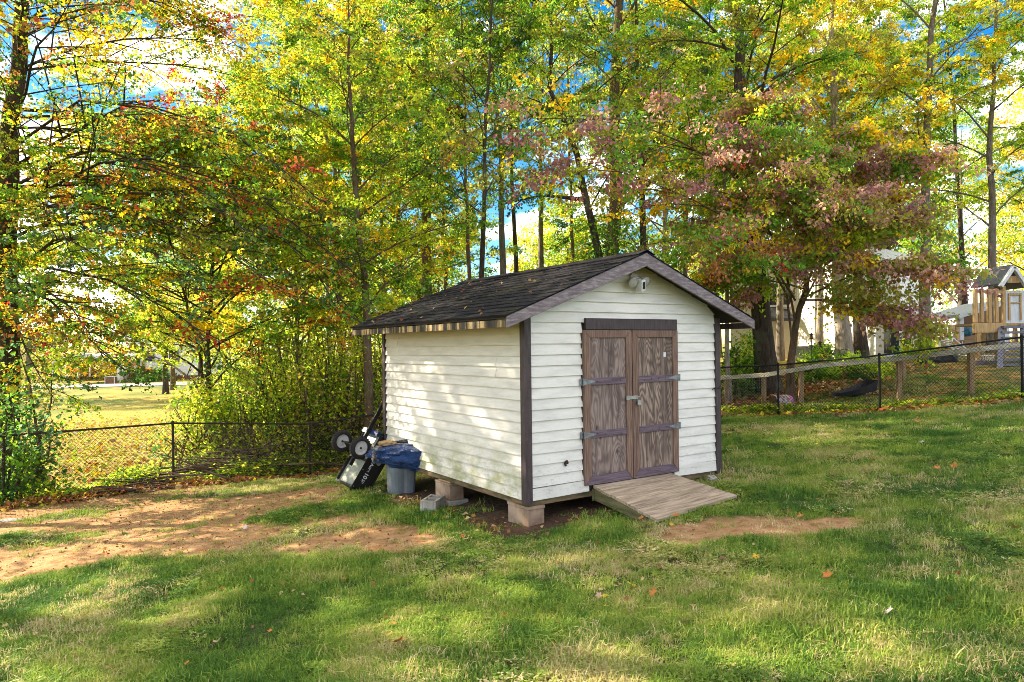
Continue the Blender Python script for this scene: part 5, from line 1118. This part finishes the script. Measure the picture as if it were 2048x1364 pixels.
for f in np.arange(.04, .95, .1):
    q = [];
    for s in (0, 1): p = rl_[0].lerp(rl_[1], s); zb = g1(p.x, p.y); q.append([p.x-b0.x, p.y-.026-b0.y, zb+(p.z-zb)*f])
    wv.append(q)
V, Fq = tubes(np.array(wv), np.full((len(wv), 2), .0025), 3); o = mesh_np('wire_mesh', V, [Fq], M['galv'], wf); o['kind'] = 'stuff'
# far posts in the neighbour's garden
for i, (u, v0, v1, d, lb) in enumerate([(1600, 735, 802, 17.6, 'square grey post standing behind the rail fence'), (1688, 728, 775, 20.5, 'thin brown stake in the weeds'), (1806, 712, 760, 17.4, 'brown stake right of the second black fence post')]):
    x = (u-1024)/F*d; z = g1(x, d); zt = W(u, v0, d).z; o = thing('garden_post', lb, 'post', (x, d, z)); MB().box((-.045, -.045, -.1), (.045, .045, zt-z)).build('shaft', M['post_wood'] if i else M['grey_wood'], o, .006)
    MB().prism([(-.045, -.045, zt-z+.001), (.045, -.045, zt-z+.001), (0, -.045, zt-z+.03)], (0, .09, 0)).build('cap', M['post_wood'], o)

# brush pile behind the left fence
bpile = thing('brush_pile', 'pile of cut branches lying behind the left fence', 'brush pile', tuple(W(480, 955, 15.6))); bc = bpile.location
r = random.Random(5)
for i in range(72):
    u = r.uniform(230, 640); x0_ = (u-1024)/F*14.6; d = float(line_y(FL, x0_))+r.uniform(.12, .7); x = (u-1024)/F*d; z = g1(x, d); up = r.uniform(.04, .62)*math.exp(-((u-480)/170)**2)+.03
    ln = r.uniform(.7, 2.2); a = r.gauss(0, .35)+(math.pi if r.random() < .5 else 0); e = r.gauss(.05, .12); pts_ = []
    for k in range(5):
        s = k/4-.5; pts_.append((x+math.cos(a)*ln*s-bc.x, d+math.sin(a)*ln*s*.5-bc.y, z+up+math.sin(e)*ln*s+.12*ln*(0.25-s*s)*r.uniform(-.3, 1)-bc.z))
    rr = r.uniform(.007, .028); MB().tube(pts_, [rr, rr*.9, rr*.75, rr*.55, rr*.3], 5, False).build('branch', BARK['brown' if i % 3 else 'dark'], bpile)

# ------------------------------------------------------------------ right background: house, play tower, clutter
hx = lambda u, d: (u-1024)/F*d
hb_ = W(1597, 725, 33.0); house = thing('neighbour_house', 'neighbour house with white and beige siding behind the trees at right', 'house', (hb_.x, 33.0, 1.1))
A_, B_ = Vector((0, 0, 0)), Vector((hx(1752, 27.5)-hb_.x, -5.5, 0)); hh = 5.2
def wall_block(p, q, back, h, mat, name):
    p, q, back = Vector(p), Vector(q), Vector(back); return MB().hexa([p, q, q+back, p+back, p+Vector((0, 0, h)), q+Vector((0, 0, h)), q+back+Vector((0, 0, h)), p+back+Vector((0, 0, h))]).build(name, mat, house)
wall_block((.01, .01, -.6), (B_.x, B_.y, -.6), (5, 4.5, 0), hh, M['house_white'], 'wall')
C_ = Vector((hx(1440, 36)-hb_.x, 1.2, 0))
wall_block((C_.x, C_.y, -.6), (0, 0, -.6), (1.5, 5, 0), 6.4, M['house_beige'], 'wall')
wall_block((B_.x+.01, B_.y, -.6), (hx(1800, 28.5)-hb_.x, -4.5, -.6), (3, 5, 0), 4.2, M['house_beige'], 'wall')
p = Vector((B_.x+.5, B_.y-.06, 0)); 
pd_ = MB().obox((hx(1778, 28)-hb_.x, -5.06, 1.2), (.55, .12, 0), (.01, -.03, 0), (0, 0, 1.05)).build('porch_door', M['white_board'], house); MB().obox((hx(1778, 28)-hb_.x, -5.10, 1.2), (.38, .083, 0), (.007, -.021, 0), (0, 0, .85)).build('pane', M['glass'], pd_)
low = MB(); e0 = Vector((hx(1500, 35)-hb_.x, -.5, 2.0)); e1 = Vector((hx(1577, 33.5)-hb_.x, -.4, 2.0)); low.add([e0, e1, e1+Vector((-.35, 1.3, .95)), e0+Vector((0, 1.5, .95))], [(0, 1, 2, 3)]); low.add([e0, e1, e1+Vector((0, 0, -.16)), e0+Vector((0, 0, -.16))], [(0, 1, 2, 3)])
low.build('porch_roof', M['roof_far'], house)
wn = MB().obox((hx(1548, 34)-hb_.x, .25, 3.15), (.55, -.16, 0), (0, -.05, 0), (0, 0, .6)).build('window', M['white_board'], house); MB().obox((hx(1548, 34)-hb_.x, .2, 3.15), (.44, -.13, 0), (0, -.04, 0), (0, 0, .5)).build('pane', M['glass'], wn)
mr = MB().prism([(-.5, -.4, hh-.65), (B_.x+.4, B_.y-.5, hh-.65), (B_.x+4, B_.y+2, hh+1.6), (2.6, 2.6, hh+1.6)], (.1, .1, .15)); mr.build('roof', M['roof_far'], house)
for i, (u, wd, h, lb) in enumerate([(1609, .55, .62, 'left air conditioner unit against the white wall'), (1640, .62, .66, 'right air conditioner unit against the white wall')]):
    d = 29.6-i*.8; x = hx(u, d); o = thing('air_conditioner', lb, 'air conditioner', (x, d, g1(x, d)+.0), R(38), 'air conditioners by the house'); MB().box((-wd/2, -wd/2, 0), (wd/2, wd/2, h)).build('casing', M['ac'], o, .03)
    gr = MB()
    for k in range(8): gr.box((-wd/2+.04, -wd/2-.008, .08+k*h*.1), (wd/2-.04, -wd/2-.001, .10+k*h*.1))
    gr.build('grille', M['black'], o); MB().lathe([(0, .012), (wd*.36, .01), (wd*.38, 0)], (0, 0, h+.001), (0, 0, 1), 20).build('fan_grille', M['black'], o)
for i, (u, v) in enumerate([(1623, 672), (1640, 688)]):
    d = 27.0; x = hx(u, d); zt = W(u, v, d).z; z = g1(x, d); o = thing('bird_feeder', ['taller', 'shorter'][i]+' dark bird feeder on a thin pole before the white wall', 'bird feeder', (x, d, z), 0, 'bird feeders')
    MB().tube([(0, 0, -.1), (0, 0, zt-z-.12)], .012, 6).build('pole', M['black'], o); MB().lathe([(0, -.12), (.07, -.12), (.075, -.09), (.05, -.08), (.05, .04), (.10, .05), (0, .13)], (0, 0, zt-z), (0, 0, 1), 12).build('feeder', M['mud'], o)

# play tower, 20 m away
d = 20.0; px_ = hx(1975, d); pz = g1(px_, d)-.05; play = thing('play_tower', 'wooden play tower with grey steps slatted balcony and little white house', 'playset', (px_, d, pz))
def LP(u, v, dy=0):
    q = W(u, v, d+dy); return Vector((q.x-px_, q.y-d, q.z-pz))
def post(u, v0, v1, w_, dy, m, nm):
    a, b_ = LP(u, v0, dy), LP(u, v1, dy); MB().box((a.x-w_/2, a.y-w_/2, b_.z if v1 < 748 else -.1), (a.x+w_/2, a.y+w_/2, a.z)).build(nm, m, play, .004)
fwd = M['fresh_wood']
post(1955, 648, 752, .10, 0, fwd, 'leg'); post(1994, 655, 752, .10, .1, fwd, 'leg'); post(2052, 655, 752, .10, .1, fwd, 'leg'); post(1965, 655, 752, .10, 1.4, fwd, 'leg'); post(2050, 655, 752, .10, 1.4, fwd, 'leg')
for (u, w_, dy) in [(1950, .10, 0), (1963, .085, 0), (1978, .10, .02), (1992, .09, .02)]: post(u, 578, 645, w_, dy, fwd, 'slat')
for (u, w_) in [(1952, .07), (1980, .07)]: post(u, 582, 648, w_, 1.3, fwd, 'slat')
a, b_ = LP(1946, 645), LP(2010, 645); MB().box((a.x, -.075, a.z-.30), (b_.x, .055, a.z-.02)).build('deck_beam', fwd, play, .006)
MB().box((a.x+.03, .06, a.z-.10), (b_.x+.8, 1.5, a.z-.03)).build('deck', fwd, play)
a, b_ = LP(1950, 582), LP(2008, 584); MB().bar(a+Vector((0, .06, 0)), b_+Vector((0, .06, 0)), .06, .09).build('hand_rail', fwd, play)
a, b_ = LP(1946, 722), LP(2003, 722); MB().box((a.x, -.11, a.z-.19), (b_.x, -.055, a.z)).build('brace_board', M['grey_paint'], play)
# little house
a, b_ = LP(2008, 648), LP(2062, 580); hw = MB()
nbd = 6; wd_ = (b_.x-a.x)/nbd
hz0, hz1 = a.z, b_.z
for k in range(nbd): MB().box((a.x+k*wd_+.004, .10, hz0), (a.x+(k+1)*wd_-.004, .13, hz1)).build('wall_board', M['white_board'], play)
for u in (2006, 2062): post(u, 572, 650, .09, .08, fwd, 'corner_post')
fr_ = MB(); w0, w1 = LP(2021, 640), LP(2047, 590); fr_.box((w0.x, .06, w0.z), (w0.x+.05, .095, w1.z)); fr_.box((w1.x-.05, .06, w0.z), (w1.x, .095, w1.z)); fr_.box((w0.x, .055, w1.z), (w1.x, .095, w1.z+.06)); zc = w0.z+(w1.z-w0.z)*.68; fr_.box((w0.x+.052, .065, zc), (w1.x-.052, .095, zc+.03))
fr_.build('door_frame', fwd, play)
ap, e0, e1 = LP(2027, 534, -.1), LP(2001, 573, -.1), LP(2056, 578, -.1); dp = Vector((0, 1.3, 0))
for e in (e0, e1):
    MB().bar(e, ap, .08, .12, (0, 1, 0)).build('barge_board', M['white_board'], play)
    MB().add([e+Vector((0, .05, .08)), ap+Vector((0, .05, .08)), ap+dp+Vector((0, 0, .08)), e+dp+Vector((0, 0, .08)), e+Vector((0, .05, .04)), ap+Vector((0, .05, .04)), ap+dp+Vector((0, 0, .04)), e+dp+Vector((0, 0, .04))], [(0, 1, 2, 3), (7, 6, 5, 4), (0, 4, 5, 1), (2, 6, 7, 3)]).build('roof_panel', M['grey_paint'], play)
q0, q1 = LP(2012, 566), LP(2046, 566); MB().box((q0.x, -.06, q0.z), (q1.x, -.02, q0.z+.2)).build('gable_board', fwd, play)
# steps
for k in range(9):
    v = 654+k*10.8; w0, w1 = LP(2003-k*.7, v, -.1-k*.13), LP(2046, v, -.1-k*.13)
    MB().obox(((w0+w1)/2).to_tuple(), ((w1.x-w0.x)/2, 0, 0), (0, .09, .0), (0, 0, .034)).build('step', M['grey_paint'], play)
for u in (2002, 2046):
    MB().bar(LP(u, 650, .02), LP(u-3 if u < 2040 else u, 748, -1.35), .04, .14, (1, 0, 0)).build('stair_stringer', M['grey_paint'], play)
# lean-to behind
d2 = 27.0; lx_ = hx(1960, d2); lz = g1(lx_, d2); lean = thing('lean_to', 'open lean to store with sloping roof behind the play tower', 'lean-to', (lx_, d2, lz))
def L2(u, v, dy=0):
    q = W(u, v, d2+dy); return Vector((q.x-lx_, dy, q.z-lz))
for u in (1921, 2010):
    a = L2(u, 630 if u < 2000 else 608); MB().box((a.x-.08, -.08, -.1), (a.x+.08, .08, a.z)).build('post', M['white_board'], lean)
a, b_ = L2(1912, 634), L2(2015, 604); MB().hexa([a+Vector((0, -.2, -.06)), b_+Vector((0, -.2, -.06)), b_+Vector((0, 2.5, -.06)), a+Vector((0, 2.5, -.06)), a+Vector((0, -.2, .08)), b_+Vector((0, -.2, .08)), b_+Vector((0, 2.5, .08)), a+Vector((0, 2.5, .08))]).build('roof', M['white_board'], lean)
a, b_ = L2(1924, 700, 2.2), L2(2015, 612, 2.2); MB().box((a.x, 2.1, -.1), (b_.x, 2.2, b_.z)).build('back_wall', M['plywood_dark'], lean)
def clutter(name, label, cat, u, v, d, rad, mt, seed, amp=.12):
    q = W(u, v, d); o = thing(name, label, cat, tuple(q)); blob('body', M[mt], o, (0, 0, 0), rad, seed, amp, 3); return o
cq = W(1940, 690, 27.6); o = thing('storage_crate', 'wooden crate inside the lean to', 'crate', (cq.x, 27.6, g1(cq.x, 27.6)))
for k in range(5): MB().box((-.5, -.3, .1+k*.2), (.5, -.27, .28+k*.2)).build('plank', M['card'], o)
MB().box((-.5, -.265, .05), (.5, .3, 1.1)).build('box', M['card'], o)
clutter('toy_bag', 'red cloth bundle on the crate in the lean to', 'bundle', 1943, 660, 27.4, (.3, .2, .22), 'red_cloth', 41); clutter('toy_bag', 'teal bundle beside the red one in the lean to', 'bundle', 1931, 660, 27.3, (.28, .2, .25), 'teal_cloth', 42)
clutter('covered_grill', 'black covered grill standing beyond the right fence', 'grill', 1888, 727, 22.0, (.42, .35, .44), 'char', 43, .06)
clutter('dark_heap', 'dark draped heap left of the covered grill', 'heap', 1852, 735, 21.8, (.32, .3, .28), 'char', 44, .2)
# white slatted lounge, tan adirondack chair
q = W(1918, 742, 22.5); lo = thing('plastic_lounger', 'white plastic lounge chair tipped on the leaves', 'lounge chair', (q.x, q.y, g1(q.x, q.y)), R(20))
for k in range(7): MB().bar((-.55+k*.13, -.25, .62-k*.075), (-.55+k*.13, .25, .70-k*.075), .09, .03).build('slat', M['white_plastic'], lo)
MB().tube([(-.62, -.28, .70), (-.1, -.28, .38), (.45, -.28, .05)], .035, 8).build('side_rail', M['white_plastic'], lo); MB().tube([(-.62, .28, .75), (-.1, .28, .43), (.45, .28, .1)], .035, 8).build('side_rail', M['white_plastic'], lo)
MB().tube([(-.5, -.26, .6), (-.62, -.26, 0)], .03, 8).build('leg', M['white_plastic'], lo); MB().tube([(-.5, .26, .62), (-.62, .26, 0)], .03, 8).build('leg', M['white_plastic'], lo)
q = W(1903, 720, 24.5); ad = thing('adirondack_chair', 'tan wooden garden chair with rounded back beyond the lounge', 'chair', (q.x, q.y, g1(q.x, q.y)), R(-25))
for k in range(5): MB().bar((-.24+k*.12, .1, .3), (-.26+k*.13, .45, 1.05+.07*(1-abs(k-2)/2)), .10, .025, (0, 1, 0)).build('back_slat', M['adirondack'], ad)
for k in range(4): MB().bar((-.28, -.35+k*.12, .36-k*.02), (.28, -.35+k*.12, .36-k*.02), .10, .025).build('seat_slat', M['adirondack'], ad)
for s in (-1, 1):
    MB().box((s*.36-.06, -.45, .56), (s*.36+.06, .3, .59)).build('armrest', M['adirondack'], ad); MB().box((s*.33-.02, -.40, 0), (s*.33+.02, -.28, .56)).build('leg', M['adirondack'], ad); MB().box((s*.33-.02, .22, 0), (s*.33+.02, .30, .56)).build('leg', M['adirondack'], ad)
# laundry basket with lime ball
q = W(1965, 722, 21.6); bk = thing('laundry_basket', 'white slotted laundry basket under the play tower', 'basket', (q.x-.15, q.y, q.z-.1))
MB().hexa([(-.33, -.2, 0), (.33, -.2, 0), (.33, .2, 0), (-.33, .2, 0), (-.42, -.26, .02), (.42, -.26, .02), (.42, .26, .02), (-.42, .26, .02)]).build('bottom', M['white_plastic'], bk)
for k in range(11):
    x = -.36+k*.072; MB().bar((x*.9, -.21, .02), (x*1.1, -.27, .26), .035, .012, (0, 1, 0)).build('slat', M['white_plastic'], bk)
MB().tube([(-.43, -.28, .27), (.43, -.28, .27), (.43, .27, .27), (-.43, .27, .27), (-.43, -.28, .27)], .02, 6).build('rim', M['white_plastic'], bk)
o = thing('toy_ball', 'lime green ball in the laundry basket', 'ball', (q.x-.33, q.y, q.z+.22)); MB().lathe([(.17*math.sin(math.pi*k/10), -.17*math.cos(math.pi*k/10)) for k in range(11)], (0, 0, 0), (0, 0, 1), 18).build('ball', M['green_ball'], o); MB().lathe([(.171, -.01), (.174, 0), (.171, .01)], (0, 0, 0), (0, 0, 1), 18).build('seam', M['white_plastic'], o)
# black sled tub with loop handle
q = W(1720, 808, 16.6); sl2 = thing('garden_tub', 'black wheelbarrow tub with wire handle lying behind the fence', 'wheelbarrow', (q.x, q.y+.3, g1(q.x, q.y+.3)), R(8)); sl2.scale = (.8, .8, .72)
tb2 = MB(); n_s = 9
for k in range(n_s):
    s = k/(n_s-1); x = -.62+1.24*s; zt = .12+.42*s**1.5; zb = .02+.06*s; wd = .16+.12*math.sin(s*math.pi*.6)
    tb2.v += [(x, -wd, zt), (x, -wd*.7, zb), (x, wd*.7, zb), (x, wd, zt)]
for k in range(n_s-1):
    for j in range(3): tb2.f.append((k*4+j, k*4+j+1, k*4+5+j, k*4+4+j)); tb2.sm.append(False)
tb2.f.append((n_s*4-4, n_s*4-3, n_s*4-2, n_s*4-1)); tb2.sm.append(False); tb2.f.append((0, 1, 2, 3)); tb2.sm.append(False)
tb2.build('tub', M['char'], sl2); MB().tube([(.1, -.2, .40), (.45, -.22, .75), (.75, -.2, .78), (.82, -.15, .70), (.6, -.1, .62)], .011, 6).build('handle', M['black'], sl2)
# patterned cushion with pink end
q = W(1566, 812, 16.9); pc = thing('patterned_drum', 'patterned toy drum with a pink end behind the first black fence post', 'toy', (q.x, q.y+.1, g1(q.x, q.y+.1)+.16), R(15))
MB().lathe([(0, -.22), (.15, -.22), (.16, -.2), (.16, .14), (.15, .16)], (0, 0, 0), (1, 0, 0), 20).build('body', M['pattern'], pc)
MB().lathe([(.15, .162), (.155, .2), (.13, .26), (0, .28)], (0, 0, 0), (1, 0, 0), 20).build('pink_end', M['pink'], pc); MB().lathe([(.152, -.225), (.15, -.25), (0, -.25)], (0, 0, 0), (1, 0, 0), 20).build('dark_end', M['mud'], pc)

# ------------------------------------------------------------------ left background: carport, white house, yellow gable
d3 = 62.0; cx_ = hx(172, d3); cz = g1(cx_, d3); cp = thing('carport', 'white arched metal carport across the field', 'carport', (cx_, d3, cz))
def L3(u, v): q = W(u, v, d3); return Vector((q.x-cx_, 0, q.z-cz))
prof = [L3(106, 760), L3(107, 732), L3(116, 724), L3(168, 713), L3(222, 722), L3(236, 731), L3(237, 760)]
prof = [Vector((p.x, 0, max(p.z, 0))) for p in prof]
for k in range(4): MB().tube([p+Vector((0, k*1.8, 0)) for p in prof], .09, 6).build('frame_hoop', M['white_plastic'], cp)
rf_ = MB()
for i in range(1, 5):
    a, b_ = prof[i], prof[i+1]; rf_.hexa([a+Vector((0, -.2, .10)), b_+Vector((0, -.2, .10)), b_+Vector((0, 5.6, .10)), a+Vector((0, 5.6, .10)), a+Vector((0, -.2, .3)), b_+Vector((0, -.2, .3)), b_+Vector((0, 5.6, .3)), a+Vector((0, 5.6, .3))])
rf_.build('roof_sheet', M['white_plastic'], cp)
a = L3(232, 0); MB().box((prof[6].x-.03, .2, 0), (prof[6].x+.05, 5.4, 1.9)).build('side_panel', M['house_white'], cp)
q = W(219, 757, 61); o = thing('storage_cabinet', 'brown cabinet with white frame by the carport post', 'cabinet', (q.x, 61, g1(q.x, 61))); MB().box((-.4, 0, 0), (.4, .5, .55)).build('body', M['plywood_dark'], o)
for x in (-.42, .40): MB().box((x, -.03, 0), (x+.06, -.001, .58)).build('frame', M['white_plastic'], o)
MB().box((-.42, -.032, .585), (.46, .5, .63)).build('lid', M['white_plastic'], o)
d4 = 66.0; q = W(251, 757, d4); h2 = thing('white_house', 'white house with dark windows across the field', 'house', (q.x, d4, g1(q.x, d4)))
MB().box((0, 0, .45), (9, 7, 4.6)).build('wall', M['house_white'], h2); MB().box((.05, .05, -.3), (8.9, 6.9, .448)).build('footing', M['brick_far'], h2)
MB().prism([(-.4, -.4, 4.6), (9.4, -.4, 4.6), (9.4, 3.5, 6.9), (-.4, 3.5, 6.9)], (0, 0, .2)).build('roof', M['roof_far'], h2); MB().prism([(-.4, 3.5, 6.9), (9.4, 3.5, 6.9), (9.4, 7.4, 4.6), (-.4, 7.4, 4.6)], (0, 0, .2)).build('roof', M['roof_far'], h2)
for x in (1.9, 4.2, 6.8):
    f_ = MB().box((x-.08, -.05, 1.75), (x+1.0, -.002, 3.0)).build('window', M['white_board'], h2); MB().box((x, -.07, 1.83), (x+.92, -.052, 2.92)).build('pane', M['glass'], f_)
for i, (u, lb) in enumerate([(282, 'dark rounded shrub in front of the white house'), (316, 'bushy shrub at the right of the white house front')]):
    x = hx(u, 63.5); clump('house_shrub', lb, 'shrub', (x, 63.5, g1(x, 63.5)), (1.3, 1.0, 1.3), 900, {'green': 2, 'rust': 1.5, 'deep': 2}, .2, 160+i, group='shrubs by the white house')
d5 = 75.0; q = W(40, 650, d5); yb = thing('yellow_barn', 'yellow walled gable building glimpsed through leaves at left', 'building', (q.x, d5, g1(q.x, d5)))
MB().prism([(-1.6, 0, -.2), (1.4, 0, -.2), (1.4, 0, 3.2), (.8, 0, 4.6), (-1.6, 0, 4.6)], (0, 4, 0)).build('wall', M['house_yellow'], yb); MB().prism([(.6, -.3, 4.9), (1.7, -.3, 2.9), (1.85, -.3, 3.0), (.75, -.3, 5.0)], (0, 4.6, 0)).build('roof', M['roof_far'], yb)
hr = clump('hedge', 'dark bare hedge row behind the carport', 'hedge', (hx(165, 70), 70, g1(hx(165, 70), 70)), (7.5, 1.5, 3.6), 6000, {'olive': 3, 'rust': 1.5, 'lime': 1.5, 'tan': 1}, .22, 170, stems=60)
